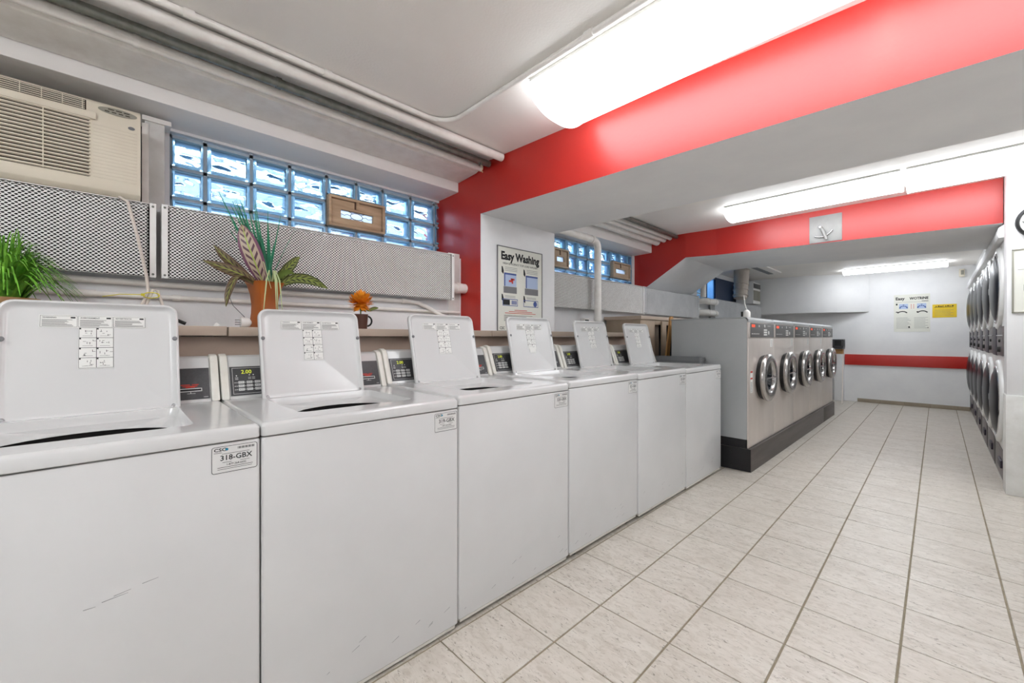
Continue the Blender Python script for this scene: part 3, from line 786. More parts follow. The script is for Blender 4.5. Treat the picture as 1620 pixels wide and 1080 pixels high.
m_dc2 = MB().box(-.016, .07, 1.015, -.002, .37, 1.26).mesh('control_panel', 'dryer_purple', bevel=.002)
m_dkn = MB().lathe([(.022, 0), (.020, -.018)], (0, 0, 0), 'x', 14, False, True).mesh('knob', 'black')
m_dln = MB().box(-.017, -.37, 1.18, -.012, .06, 1.186).mesh('trim_line', 'chrome')
m_dlp = MB().box(-.006, -.36, .035, -.001, .36, .27).mesh('lint_panel', 'dryer_panel', bevel=.003)
m_dlb = MB().box(-.008, .30, .04, -.005, .355, .265).mesh('vent_slot', 'black')
m_dll = MB().box(-.02, -.30, .13, -.006, -.1, .19).mesh('lint_handle', 'dryer_purple', bevel=.004)
dord = ['next to the white right-hand pillar', 'second from the pillar', 'third from the pillar', 'fourth from the pillar', 'fifth from the pillar', 'last before the far wall']
for i in range(6):
    y = 4.957 + (i + .5) * DP
    t = thing('stacked_dryer', 'white double-stacked tumble dryer with dark round doors, ' + dord[i], 'dryer', (.365, y, 0), 0, 'stacked dryers along the right side')
    inst('cabinet', m_db, t)
    for z in (.635, 1.575):
        d = inst('door', m_ddr, t, (0, 0, z))
        inst('chrome_rim', m_ddi, d); inst('door_glass', m_ddg, d); inst('door_handle', m_ddh, d)
    cp = inst('coin_panel', m_dc1, t); inst('trim_line', m_dln, cp); inst('knob', m_dkn, cp, (-.012, -.2, 1.07)); inst('knob', m_dkn, cp, (-.012, -.2, 1.14), (0,0,0), (.6,.6,.6))
    inst('control_panel', m_dc2, t)
    lp = inst('lint_panel', m_dlp, t); inst('vent_slot', m_dlb, lp); inst('lint_handle', m_dll, lp)
mb = MB().prism([(.33, 1.94), (.322, 1.97), (.33, 2.02), (.36, 2.045), (1.2, 2.045), (1.2, 1.94)], 'y', 4.957, YF)
struct('trim_10', mb, 'wall_white', 'white rounded fascia strip above the stacked dryers', 'fascia', bevel=.008)
struct('trim_11', MB().box(.42, 4.957, 2.045, 1.2, YF, ZC), 'wall_white', 'white bulkhead above the stacked dryers', 'bulkhead')

# ------------------------------------------------------------------ perforated convector covers
def perforated(y0, y1, z0, z1, x, py=.0162, pz=.0148, hw=.0061, hh=.0033, th=.0025):
    mb = MB(); V = {}; 
    def vid(p):
        k = (round(p[0], 5), round(p[1], 5), round(p[2], 5))
        if k not in V: V[k] = len(mb.v); mb.v.append(p)
        return V[k]
    nj = int((z1 - z0) / (pz / 2)); ni = int((y1 - y0) / py) + 1
    for j in range(1, nj):
        for i in range(ni):
            cy = y0 + py * i + (py / 2 if j % 2 else 0); cz = z0 + pz / 2 * j
            if cy - py/2 < y0 - 1e-6 or cy + py/2 > y1 + 1e-6: continue
            o = [vid((x, cy - py/2, cz)), vid((x, cy, cz + pz/2)), vid((x, cy + py/2, cz)), vid((x, cy, cz - pz/2))]
            h = [(cy - hw, cz), (cy - hw*.35, cz + hh), (cy + hw*.35, cz + hh), (cy + hw, cz), (cy + hw*.35, cz - hh), (cy - hw*.35, cz - hh)]
            b = len(mb.v); mb.v += [(x, a, c_) for a, c_ in h] + [(x - th, a, c_) for a, c_ in h]
            L, T, Rr, B = o
            fs = [(L, b, b+1, T), (T, b+1, b+2), (T, b+2, b+3, Rr), (Rr, b+3, b+4, B), (B, b+4, b+5), (B, b+5, b, L)]
            fs += [(b+k, b+6+k, b+6+(k+1) % 6, b+(k+1) % 6) for k in range(6)]
            for f in fs: mb.f.append(f[::-1]); mb.m.append(0)
    return mb
def cover(label, y0, y1, z0, z1, x, m='grille_white', fl=.022, flr=None):
    flr = fl if flr is None else flr
    t = thing('convector_cover', label, 'radiator cover', (x, (y0+y1)/2, z0), 0, 'perforated convector covers on the left wall')
    h = z1 - z0; a, b_ = y0 - (y0+y1)/2, y1 - (y0+y1)/2
    o = part('perforated_panel', perforated(a + fl, b_ - flr, 0, h, 0), m, t, recalc=False)
    part('edge_flange', MB().box(-.0025, a, 0, 0, a + fl, h), m, t, bevel=.0008); part('edge_flange', MB().box(-.0025, b_ - flr, 0, 0, b_, h), m, t, bevel=.0008)
    part('end_plate', MB().box(-.075, a, .004, -.0026, a + .002, h), m, t); part('end_plate', MB().box(-.075, b_ - .002, .004, -.0026, b_, h), m, t)
    part('top_plate', MB().box(-.085, a, h - .004, -.0026, b_, h - .001), m, t)
    part('dark_backing', MB().box(-.075, a + .004, .012, -.045, b_ - .004, h - .012), 'void', t)  # near-black box: shade behind the holes put into its colour
    for yy in (a + fl/2, b_ - flr/2):
        for zz in (.014, h - .014): part('screw', MB().lathe([(.005, 0), (.004, .003)], (0, yy, zz), 'x', 8, False, True), 'galvanized', t)
    return t
cover('white perforated convector cover under the air conditioner', -1.1, .138, 1.432, 1.757, -2.40)
cover('white perforated convector cover below the near glass block window, behind the orange vase', .156, 1.752, 1.432, 1.762, -2.40)
cover('white perforated convector cover behind the vertical pipe', 2.78, 4.50, 1.44, 1.765, -2.40, 'grille_white')
cover('grey perforated convector cover under the red haunch', 4.52, 6.10, 1.44, 1.765, -2.40, 'grille_grey')
cover('grey perforated convector cover below the far window', 6.72, 9.1, 1.44, 1.765, -2.40, 'grille_grey')

# ------------------------------------------------------------------ air conditioner in the wall
ax0, ay0, ay1, az0, az1 = -2.42, -.56, .088, 1.768, 2.150
t = thing('air_conditioner', 'beige wall air conditioner with dark louvres at the upper left', 'air conditioner', (ax0, (ay0+ay1)/2, az0))
hw_ = (ay1 - ay0) / 2; hh_ = az1 - az0
mb = MB().prism([(-.34, 0), (-.03, 0), (-.008, .018), (0, .045), (0, hh_ - .012), (-.012, hh_), (-.34, hh_)], 'y', -hw_, hw_)
part('casing', mb, 'beige_plastic', t, bevel=.004)
gy1 = hw_ - .158                         # right end of the grilles
part('intake_shade_sheet', MB().box(-.0005, -hw_ + .02, .060, .0006, gy1, hh_ - .085), 'beige_dark', t)  # flat dark sheet paints the shade between the louvers
for k in range(17):
    z = .062 + k * .0143
    part('louver', MB().prism([(.0006, z), (.008, z + .003), (.008, z + .0075), (.0006, z + .0085)], 'y', -hw_ + .018, gy1 + .004), 'beige_plastic', t)
for y in (-.12, .04): part('louver_rib', MB().box(.001, y, .062, .0085, y + .003, hh_ - .088), 'beige_plastic', t)
part('grille_frame', MB().box(0, -hw_ + .01, hh_ - .085, .012, gy1 + .02, hh_ - .056), 'beige_plastic', t, bevel=.004)
part('outlet_shade_sheet', MB().box(-.0005, -hw_ + .02, hh_ - .052, .0006, gy1 - .008, hh_ - .012), 'beige_dark', t)  # dark sheet stands for shade inside the outlet
for k in range(5): part('vane', MB().box(.0006, -hw_ + .02, hh_ - .050 + k*.0078, .005, gy1 - .012, hh_ - .047 + k*.0078), 'beige_plastic', t)
for k in range(9): part('vane_divider', MB().box(.0006, gy1 - .02 - k*.055, hh_ - .052, .004, gy1 - .0175 - k*.055, hh_ - .012), 'beige_plastic', t)
for k in range(16): part('panel_rib', MB().box(0, gy1 + .012, .064 + k*.0143, .0014, hw_ - .012, .070 + k*.0143), 'beige_plastic', t)
mb = MB().lathe([(1, 0), (1, .003)], (0, 0, 0), 'x', 28, False, True)
mb.v = [(v[0], v[1]*.060, v[2]*.014) for v in mb.v]
ov = part('keypad', mb, 'oval_grey', t, loc=(.0008, hw_ - .072, hh_ - .030), label='grey oval keypad')
mb = MB()
for k in range(4): bar(mb, -.040 + k*.021, -.007, -.026 + k*.021, -.003, .0035)
for k in range(3): bar(mb, -.030 + k*.024, .003, -.012 + k*.024, .007, .0035)
part('keypad_print', mb, 'beige_dark', ov, recalc=False)
mb = MB().lathe([(1, 0), (1, .002)], (0, 0, 0), 'x', 18, False, True); mb.v = [(v[0], v[1]*.011, v[2]*.007) for v in mb.v]
part('badge', mb, 'ink_grey', t, loc=(0, hw_ - .030, hh_ - .082))
mb = MB().tube([(-2.398, .02, 1.760), (-2.374, .045, 1.74), (-2.372, .075, 1.60), (-2.372, .105, 1.43), (-2.37, .11, 1.36), (-2.34, .085, 1.30), (-2.33, .05, 1.222)], .006, 8)
tag(part('power_cord', mb, 'cord_white', None, smooth=60), 'off-white power cord hanging from the air conditioner', 'cord')
mb = MB().tube([(-2.36, .09, 1.223), (-2.355, .10, 1.30), (-2.35, .125, 1.375), (-2.35, .14, 1.37), (-2.345, .155, 1.31), (-2.335, .16, 1.223)], .006, 8)
tag(part('looped_cord', mb, 'cord_white', None, smooth=60), 'short looped grey-white cord tied beside the power cord', 'cord')
mb = MB().tube([(-2.335 + .012*math.cos(a), .118 + .026*math.cos(a*1.0), 1.348 + .012*math.sin(a)) for a in [k*math.pi/6 for k in range(13)]], .002, 6)
mb.box(-2.326, .085, 1.343, -2.318, .097, 1.353).tube([(-2.322, .09, 1.348), (-2.322, .02, 1.345), (-2.322, -.03, 1.332)], .0016, 6)
tag(part('zip_tie', mb, 'zip_yellow', None, smooth=50), 'yellow zip tie around the cords', 'zip tie')
mb = MB().tube([(-2.26 + .03*math.cos(a), .06 + .09*math.cos(a), 1.245 + .045*abs(math.sin(a))) for a in [k*math.pi/8 for k in range(9)]], .007, 8)
mb.tube([(-2.20, .0, 1.226), (-2.2, .06, 1.262), (-2.2, .14, 1.265), (-2.2, .22, 1.226)], .007, 8)
tag(part('black_cable', mb, 'rubber_black', None, smooth=60), 'black cable coiled on the ledge behind the nearest lid', 'cable')

# window post beside the air conditioner
t = thing('window_post', 'old white painted steel post between air conditioner and glass blocks', 'post', (-2.70, .155, 1.76))
part('post', MB().box(-.07, -.045, 0, .04, .030, .455), 'worn_plaster', t, bevel=.004)
part('flange', MB().box(.035, -.055, 0, .048, -.030, .44), 'pipe_white', t, bevel=.002)
part('head_clip', MB().box(-.05, -.055, .455, .05, .055, .478), 'pipe_white', t, bevel=.003)

# ------------------------------------------------------------------ wooden vents and their panes
def wood_vent(label, y0, y1, z0, z1, m, light):
    t = thing('vent_window', label, 'vent', (XG + .012, (y0+y1)/2, z0), 0, 'small vents set in the glass blocks')
    w, h = (y1-y0)/2, z1-z0; f = .016; D = .05
    for n_, b_ in (('frame_rail', (0, -w, 0, D, w, f)), ('frame_rail', (0, -w, h - f, D, w, h)), ('frame_stile', (0, -w, f, D, -w + f, h - f)), ('frame_stile', (0, w - f, f, D, w, h - f))):
        part(n_, MB().box(*b_), m, t, bevel=.002)
    p0, q0 = .155*2*w, .30*h
    sash = MB()
    a, b_, c_, d = -w + f + .006, w - f - .006, f + .005, h - f - .005
    e, g_, i_, j_ = a + p0, b_ - p0, c_ + q0*.72, d - q0
    sash.box(.006, a, c_, .034, b_, i_).box(.006, a, j_, .034, b_, d).box(.006, a, i_, .034, e, j_).box(.006, g_, i_, .034, b_, j_)
    part('sash', sash, m, t, bevel=.0015)
    part('backing', MB().box(.001, -w + f, f, .004, w - f, i_).box(.001, -w + f, j_, .004, w - f, h - f), 'wood_dark', t)
    pn = part('pane', MB().box(.012, e - .004, i_ - .004, .016, g_ + .004, j_ + .004), 'frost', t)
    if light:
        mb = MB(); cy, cz = (e+g_)/2, (i_+j_)/2; ew, eh = (g_-e)*.19, (j_-i_)*.40
        mb.tube([(.018, cy + ew*math.cos(k*math.pi/8), cz + eh*math.sin(k*math.pi/8)) for k in range(17)], .0022, 5)
        for s_ in (-1, 1):
            x0 = cy + s_*ew
            mb.tube([(.018, x0, cz), (.018, x0 + s_*(g_-e)*.10, cz + .006), (.018, x0 + s_*(g_-e)*.18, cz - .004), (.018, cy + s_*(g_-e)*.5, cz + .004)], .0018, 5)
            mb.tube([(.018, x0 - s_*.012, cz + eh*.7), (.018, x0 + s_*.012, j_)], .0018, 5); mb.tube([(.018, x0 - s_*.012, cz - eh*.7), (.018, x0 + s_*.012, i_)], .0018, 5)
        part('leading', mb, 'wood_dark', pn)
    part('latch', MB().box(.034, -.010, h - f - .052, .042, .010, h - f + .004), m, t, bevel=.002)
    part('latch_slot', MB().box(.034, -.022, h - f - .05, .036, -.012, h - f), 'wood_dark', t)
wood_vent('weathered wooden vent with leaded white pane in the near glass block window', 1.006, 1.395, 1.90, 2.10, 'wood_old', True)
wood_vent('brown vent half hidden by the pillar edge in the second glass block window', 3.262, 3.505, 1.90, 2.095, 'card', False)
wood_vent('brown vent with small pale pane next to the red haunch', 4.37, 4.77, 1.90, 2.095, 'card', False)

# ------------------------------------------------------------------ pipes on ceiling and wall
def pipe(name, label, path, r, m='pipe_white', cat='pipe', cl=(), clr=1.35, group=None, n=14):
    t = thing(name, label, cat, path[0], 0, group)
    o = Vector(path[0]); P = [tuple(Vector(p) - o) for p in path]
    part('tube', MB().tube(P, r, n), m, t, smooth=60)
    for a, b_ in cl:
        part('coupling', MB().tube([tuple(Vector(a) - o), tuple(Vector(b_) - o)], r*clr, n), m, t, smooth=40)
    return t
Y0, Y1 = -2.05, 1.885
G = 'conduits along the near ceiling edge'
pipe('ceiling_pipe', 'thick white painted pipe on the near ceiling, outermost of the bundle', [(-2.045, Y0, ZC - .030), (-2.045, Y1, ZC - .030)], .026, group=G)
pipe('ceiling_conduit', 'thin white conduit bending from the pipe bundle towards the near light',
     [(-1.975, Y0, ZC - .015), (-1.975, 1.25, ZC - .015)] + [(-1.975 + .14*(1 - math.cos(a)), 1.25 + .14*math.sin(a), ZC - .015) for a in [k*math.pi/16 for k in range(1, 9)]] + [(-.3, 1.385, ZC - .015), (1.7, 1.39, ZC - .015)],
     .013, cl=[((-1.975, .19, ZC - .015), (-1.975, .225, ZC - .015)), ((-1.975, .70, ZC - .015), (-1.975, .735, ZC - .015)), ((-1.0, 1.385, ZC - .015), (-.96, 1.385, ZC - .015))], group=G)
pipe('ceiling_conduit', 'bare grey steel conduit in the near ceiling bundle', [(-2.175, Y0, ZC - .036), (-2.175, Y1, ZC - .036)], .021, 'galvanized', cl=[((-2.175, .555, ZC - .036), (-2.175, .575, ZC - .036))], clr=1.2, group=G)
pipe('ceiling_pipe', 'white pipe directly beside the bare steel conduit', [(-2.262, Y0, ZC - .040), (-2.262, Y1, ZC - .040)], .022, cl=[((-2.262, .06, ZC - .04), (-2.262, .08, ZC - .04))], clr=1.2, group=G)
t = thing('ceiling_raceway', 'flat white boxed raceway between the pipes and the near soffit', 'raceway', (-2.41, 0, ZC), 0)
part('cover', MB().prism([(.11, 0), (.11, -.050), (.10, -.060), (-.115, -.075), (-.115, 0)], 'y', Y0, Y1), 'pipe_white', t, bevel=.006)
part('lip', MB().prism([(.122, -.03), (.122, -.046), (.108, -.056), (.100, -.03)], 'y', Y0, Y1), 'pipe_white', t, bevel=.002)
t = thing('pipe_hook', 'small rusty hook dangling at the end of the grey conduit', 'hook', (-2.165, 1.80, ZC - .06))
part('wire', MB().tube([(0, 0, 0), (.004, .01, -.025), (-.004, .012, -.045), (.006, .012, -.055)], .004, 6), 'wood_old', t)
part('clip', MB().box(-.012, -.006, -.012, .012, .006, .006), 'galvanized', t)
G = 'conduits along the second bay ceiling edge'
for x, r, m, lab in ((-2.20, .022, 'galvanized', 'bare grey steel conduit on the second bay ceiling'), (-2.28, .024, 'pipe_white', 'white pipe next to the steel conduit on the second bay ceiling'),
                     (-2.36, .032, 'pipe_white', 'middle white pipe of the second bay bundle'), (-2.45, .044, 'pipe_white', 'white pipe hard against the second soffit')):
    pipe('ceiling_pipe', lab, [(x, 2.78, ZC - r - .006), (x, 4.91, ZC - r - .006)], r, m, group=G)
G = 'pipes along the wall above the ledge'
pipe('wall_pipe', 'thin white pipe running along the wall above the brown ledge', [(XW + .014, -1.0, 1.355), (XW + .014, 1.86, 1.352)], .011, group=G, cl=[((XW + .014, -.12, 1.355), (XW + .014, -.05, 1.355)), ((XW + .014, .20, 1.354), (XW + .014, .23, 1.354))])
pipe('wall_pipe', 'white pipe under the perforated covers, bending down near the red pillar', [(XW + .018, -1.0, 1.412), (XW + .018, 1.42, 1.412), (XW + .022, 1.50, 1.405), (XW + .03, 1.57, 1.378), (XW + .04, 1.68, 1.325), (XW + .05, 1.80, 1.30), (XW + .05, 1.87, 1.295)], .014, group=G, cl=[((XW + .018, 1.38, 1.412), (XW + .018, 1.41, 1.412))])
pipe('heating_pipe', 'stubby white insulated pipe entering the red pillar from the cover end', [(-2.455, 1.755, 1.53), (-2.455, 1.89, 1.53)], .036, cl=[((-2.455, 1.80, 1.53), (-2.455, 1.84, 1.53))], clr=1.12)
tag(part('pipe_boxing', MB().box(XW, 1.765, 1.24, -2.492, 1.868, 1.79), 'worn_plaster', None, bevel=.004), 'white board boxing beside the red pillar at the end of the cover', 'board')
pipe('vertical_pipe', 'fat white pipe crossing the second window and dropping to the ledge',
     [(-2.33, 2.735, 2.125), (-2.33, 3.36, 2.115)] + [(-2.33, 3.36 + .075*math.sin(a), 2.04 + .075*math.cos(a)) for a in [k*math.pi/16 for k in range(1, 9)]] + [(-2.33, 3.435, 1.30), (-2.33, 3.435, .5)],
     .034, cl=[((-2.33, 3.32, 2.116), (-2.33, 3.345, 2.115)), ((-2.33, 3.435, 1.26), (-2.33, 3.435, 1.30)), ((-2.33, 3.435, 1.34), (-2.33, 3.435, 1.36))], clr=1.18, n=20)
G = 'paired elbows between the grey covers'
for z in (1.70, 1.53):
    pipe('elbow_pipe', 'upper white elbow pipe between the grey covers' if z > 1.6 else 'lower white elbow pipe between the grey covers',
         [(XW + .03, 6.22, z), (-2.42, 6.22, z), (-2.38, 6.25, z), (-2.37, 6.30, z), (-2.37, 6.66, z), (-2.40, 6.69, z)], .045, cl=[((-2.37, 6.32, z), (-2.37, 6.36, z)), ((-2.37, 6.56, z), (-2.37, 6.60, z))], clr=1.12, group=G)
pipe('white_post', 'white upright pipe beside the far glass blocks', [(-2.44, 6.35, 1.765), (-2.44, 6.35, 2.26)], .04)

# ------------------------------------------------------------------ ledge, splash board, side cabinet, loose boards
tag(part('ledge_board', MB().box(XW + .004, -1.2, 1.176, -2.12, .352, 1.216), 'shelf_brown', None, bevel=.002), 'brown ledge board behind the nearest washer', 'ledge', 'brown ledge boards')
tag(part('ledge_board', MB().box(XW + .004, .358, 1.174, -2.118, 1.86, 1.214), 'shelf_brown', None, bevel=.002), 'brown ledge board carrying the orange vase', 'ledge', 'brown ledge boards')
tag(part('ledge_board', MB().box(-2.275, 1.864, 1.174, -2.118, 3.79, 1.214), 'shelf_brown', None, bevel=.002), 'brown ledge board running past the white pillar', 'ledge', 'brown ledge boards')
tag(part('splash_board', MB().box(-2.185, -1.2, 0, -2.165, 3.79, 1.172), 'splash_brown', None), 'brown backing board between washers and ledge', 'board')
t = thing('side_cabinet', 'open brown cabinet behind the last washers', 'cabinet', (-2.07, 3.80, 0))
part('side_panel', MB().box(-.40, 0, 0, -.002, .02, 1.35), 'cabinet_brown', t, bevel=.002)
part('top_board', MB().box(-.42, -.012, 1.35, .012, 2.3, 1.385), 'shelf_brown', t, bevel=.002)
part('face_board', MB().box(-.02, .02, 0, 0, .30, 1.35), 'cabinet_brown', t, bevel=.002)
part('face_rail', MB().box(-.02, .30, 1.30, 0, 2.28, 1.35), 'cabinet_brown', t, bevel=.002)
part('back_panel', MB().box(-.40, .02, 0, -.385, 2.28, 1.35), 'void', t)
part('end_panel', MB().box(-.40, 2.26, 0, -.002, 2.28, 1.35), 'cabinet_brown', t)
t = thing('leaning_board', 'brown folded board leaning in the cabinet opening', 'board', (-2.03, 4.19, 0))
part('panel', MB().prism([(-.02, 0), (.0, 0), (-.005, 1.335), (-.02, 1.335)], 'y', 0, .10), 'cabinet_brown', t)
part('panel_fold', MB().prism([(0, .02), (.10, .02), (.085, 1.33), (-.004, 1.335)], 'x', -.10, -.085), 'cabinet_brown', t)
mb = MB().add([(-2.03, 4.06, 0), (-2.03, 4.16, 0), (-1.90, 4.16, 1.38), (-1.90, 4.10, 1.38), (-2.045, 4.06, 0), (-2.045, 4.16, 0), (-1.915, 4.16, 1.38), (-1.915, 4.10, 1.38)],
              [(0,1,2,3), (4,5,6,7), (0,1,5,4), (1,2,6,5), (2,3,7,6), (3,0,4,7)])
tag(part('plywood_board', mb, 'ply', None), 'slanted plywood board propped beside the steel washers', 'board')
t = thing('plastic_bin', 'dark grey plastic bin standing between white and steel washers', 'bin', (-1.72, 3.895, 0))
part('bin_body', MB().loft([[(a*.85, b_*.8, 0) for a, b_ in rrect(.44, .10, .03)], [(a, b_, .95) for a, b_ in rrect(.46, .10, .03)]]), 'plastic_grey', t, smooth=40)
part('bin_rim', MB().loft([[(a, b_, .95) for a, b_ in rrect(.47, .108, .035)], [(a, b_, .985) for a, b_ in rrect(.46, .10, .03)], [(a, b_, .985) for a, b_ in rrect(.43, .085, .025)], [(a, b_, .955) for a, b_ in rrect(.42, .08, .025)]]), 'plastic_grey', t, smooth=40)
t = thing('wall_outlet', 'black electrical outlet box on the wall beside the vertical pipe', 'outlet', (XW, 3.42, 1.26))
part('box', MB().box(0, -.04, 0, .05, .04, .10), 'pipe_white', t, bevel=.004); part('cover', MB().box(.05, -.03, .015, .055, .03, .085), 'black', t, bevel=.002)

# ------------------------------------------------------------------ plants on the ledge
def leaf(parent, pts, w, m, side=(0, 1, 0), name='leaf'):
    P = [Vector(p) for p in pts]; path = []
    n = 12                                  # Catmull-Rom through the points
    Q = [2*P[0] - P[1]] + P + [2*P[-1] - P[-2]]
    segs = len(P) - 1
    for i in range(n + 1):
        t_ = min(i / n * segs, segs - 1e-6); k = int(t_); u = t_ - k
        a, b_, c_, d = Q[k:k+4]
        path.append(0.5 * ((2*b_) + (c_ - a)*u + (2*a - 5*b_ + 4*c_ - d)*u*u + (3*b_ - a - 3*c_ + d)*u**3))
    ws = [w * max(.04, math.sin(math.pi * min(1, .06 + .94*i/n)) ** .75) for i in range(n + 1)]
    return part(name, MB().ribbon([tuple(p) for p in path], ws, side), m, parent, smooth=80, solid=.0012, recalc=False)
def blade(mb, base, tip, sag, w0, side, n=7):
    b_, t_ = Vector(base), Vector(tip); path = []; ws = []
    for i in range(n):
        u = i / (n - 1); p = b_.lerp(t_, u); p.z += sag * math.sin(math.pi * u); path.append(tuple(p)); ws.append(w0 * (1 - .85*u))
    mb.ribbon(path, ws, side)
t = thing('grass_plant', 'bushy bright green grass plant in a tan pot at the left end of the ledge', 'plant', (-2.27, -.275, 1.216))
part('pot', MB().lathe([(.055, 0), (.075, .06), (.085, .088), (.088, .09), (.080, .09), (.076, .08)], (0, 0, 0), 'z', 28, True, False), 'pot_tan', t, smooth=50)
part('soil', MB().lathe([(.0005, .082), (.077, .080)], (0, 0, 0), 'z', 20), 'soil', t)
mb = MB(); rr = random.Random(3)
for k in range(420):
    a = rr.uniform(0, 2*math.pi); e = rr.random() ** .8; rad = .03 + .17*e
    base = (.05*math.cos(a)*rr.random(), .05*math.sin(a)*rr.random(), .08)
    tip = (rad*math.cos(a), rad*1.1*math.sin(a), .10 + .24*(1 - e**1.6) * rr.uniform(.6, 1) - .04*e*rr.random())
    blade(mb, base, tip, .10*rr.uniform(.5, 1), rr.uniform(.009, .015), (-math.sin(a), math.cos(a), .1))
o = part('foliage', mb, 'grass', t, smooth=60, recalc=False); o['kind'] = 'stuff'

t = thing('potted_prayer_plant', 'orange-brown flared vase of purple patterned leaves and tall green grass', 'plant', (-2.25, .525, 1.214))
prof = [(.056, 0), (.050, .03), (.046, .07), (.045, .11), (.050, .16), (.060, .20), (.067, .218), (.061, .218), (.050, .185)]
sq = lambda r, z: [(a*math.cos(.35) - b_*math.sin(.35), a*math.sin(.35) + b_*math.cos(.35), z) for a, b_ in rrect(2*r*.95, 2*r*.95, r*.22, 3)]
part('vase', MB().loft([sq(r, z) for r, z in prof], True, False), 'vase', t, smooth=45)
part('soil', MB().loft([sq(.053, .19), sq(.0001, .195)], True, False), 'soil', t)
L_ = lambda *p: [(x, y, z) for x, y, z in p]
leaf(t, L_((.02, -.005, .20), (.05, -.05, .30), (.05, -.085, .40), (.03, -.10, .475)), .085, 'leaf_purple', (.35, .93, .1))
leaf(t, L_((.0, -.03, .20), (.01, -.10, .26), (.0, -.16, .32), (-.01, -.20, .37)), .045, 'leaf_brown', (.5, .5, .7))
leaf(t, L_((.02, -.03, .20), (.04, -.10, .24), (.04, -.17, .265), (.03, -.245, .29)), .05, 'leaf_brown', (.3, .2, 1))
leaf(t, L_((.03, -.05, .21), (.05, -.12, .23), (.06, -.155, .16), (.06, -.165, .09)), .04, 'leaf_brown', (.6, .6, .1))
leaf(t, L_((.01, .03, .20), (.03, .07, .26), (.03, .115, .32), (.02, .15, .36)), .06, 'leaf_olive', (.5, -.5, .7))
leaf(t, L_((.02, .05, .20), (.03, .12, .245), (.03, .20, .245), (.02, .29, .21)), .055, 'leaf_olive', (.45, .1, .9))
leaf(t, L_((.03, .02, .19), (.06, .05, .25), (.07, .08, .27), (.06, .115, .265)), .03, 'leaf_green', (.5, .1, .9))
mb = MB(); rr = random.Random(11)
for k in range(60):
    dy = rr.gauss(-.055, .035); top = rr.uniform(.34, .60)
    blade(mb, (rr.uniform(-.02, .03), rr.uniform(-.01, .035), .19), (rr.uniform(-.05, .06), dy*(top/.45), top), .0, rr.uniform(.010, .017), (.2, 1, 0), 6)
for tip in ((.0, .135, .50), (.02, -.18, .565), (.0, .11, .44), (.01, -.13, .63)): blade(mb, (0, .01, .19), tip, .01, .004, (.2, 1, 0), 8)
o = part('grass_blades', mb, 'grass_deep', t, smooth=60, recalc=False); o['kind'] = 'stuff'
mb = MB()
for y1, z1, x1 in ((.03, .02, .115), (.05, .04, .11), (.02, .06, .12), (-.04, .01, .125)):
    mb.ribbon([(.03, .02, .2), (.07, .02 + (y1-.02)*.3, .27), (.10, .02 + (y1-.02)*.6, .22), (x1, y1, z1)], [.005, .006, .006, .002], (.1, 1, 0))
mb.ribbon([(.03, .0, .2), (.05, -.03, .33), (.07, -.02, .30), (.11, .0, .18)], [.004, .004, .004, .002], (.1, 1, 0))
o = part('dry_blades', mb, 'grass_pale', t, smooth=60, recalc=False); o['kind'] = 'stuff'

t = thing('mug_flower', 'orange artificial chrysanthemum in a small dark brown mug on the ledge', 'flower', (-2.22, .985, 1.214))
mg = part('mug', MB().lathe([(.034, 0), (.037, .05), (.040, .082), (.036, .082), (.033, .07)], (0, 0, 0), 'z', 26, True, False), 'mug_brown', t, smooth=50)
part('handle', MB().tube([(.0, .036 + .028*math.sin(a), .045 - .028*math.cos(a)) for a in [k*math.pi/8 for k in range(9)]], .005, 8), 'rubber_black', mg, smooth=60)
part('stem', MB().tube([(0, 0, .07), (.002, 0, .14)], .004, 6), 'leaf_green', t)
part('filling', MB().lathe([(.0005, .076), (.035, .074)], (0, 0, 0), 'z', 20), 'soil', t)
rr = random.Random(5)
pm = MB()
pm.ribbon([(0, 0, 0), (0, 0, .02), (.003, 0, .04), (.010, 0, .052)], [.010, .017, .014, .003], (0, 1, 0))
pet = pm.mesh('petal', 'petal', smooth=70, recalc=False)
for k in range(210):
    a = rr.uniform(0, 2*math.pi); el = math.acos(rr.uniform(-.85, 1)); d = Vector((math.sin(el)*math.cos(a), math.sin(el)*math.sin(a), math.cos(el)))
    s_ = rr.uniform(1.0, 1.35)
    inst('petal', pet, t, (d.x*.006, d.y*.006, .146 + d.z*.006), d.to_track_quat('Z', 'X').to_euler(), (s_*1.0, s_*1.0, s_))
leaf(t, L_((.02, .03, .10), (.03, .06, .115), (.03, .09, .12)), .02, 'leaf_olive', (.4, 0, 1))
t = thing('plug_adapter', 'white plug with brass prongs lying on the ledge left of the vase', 'plug', (-2.19, .415, 1.214))
part('body', MB().lathe([(.024, 0), (.024, .018), (.018, .035), (.006, .042)], (0, 0, .022), 'y', 16, True, True), 'plastic_white', t, smooth=50)
for z in (.012, .022, .032): part('prong', MB().box(-.003, -.022, z - .001, .003, 0, z + .002), 'chrome', t)
part('wire', MB().tube([(0, .03, .03), (-.05, -.02, .10), (-.08, -.04, .17)], .0015, 6), 'ink_grey', t)
t = thing('crumpled_tissue', 'tiny crumpled white scrap on the ledge', 'scrap', (-2.19, .325, 1.216))
mb = MB().lathe([(.014, 0), (.012, .008), (.004, .016)], (0, 0, 0), 'z', 7, True, True); mb.v = [(x*random.uniform(.6, 1.2), y*random.uniform(.6, 1.2), z) for x, y, z in mb.v]
part('scrap', mb, 'paper', t)

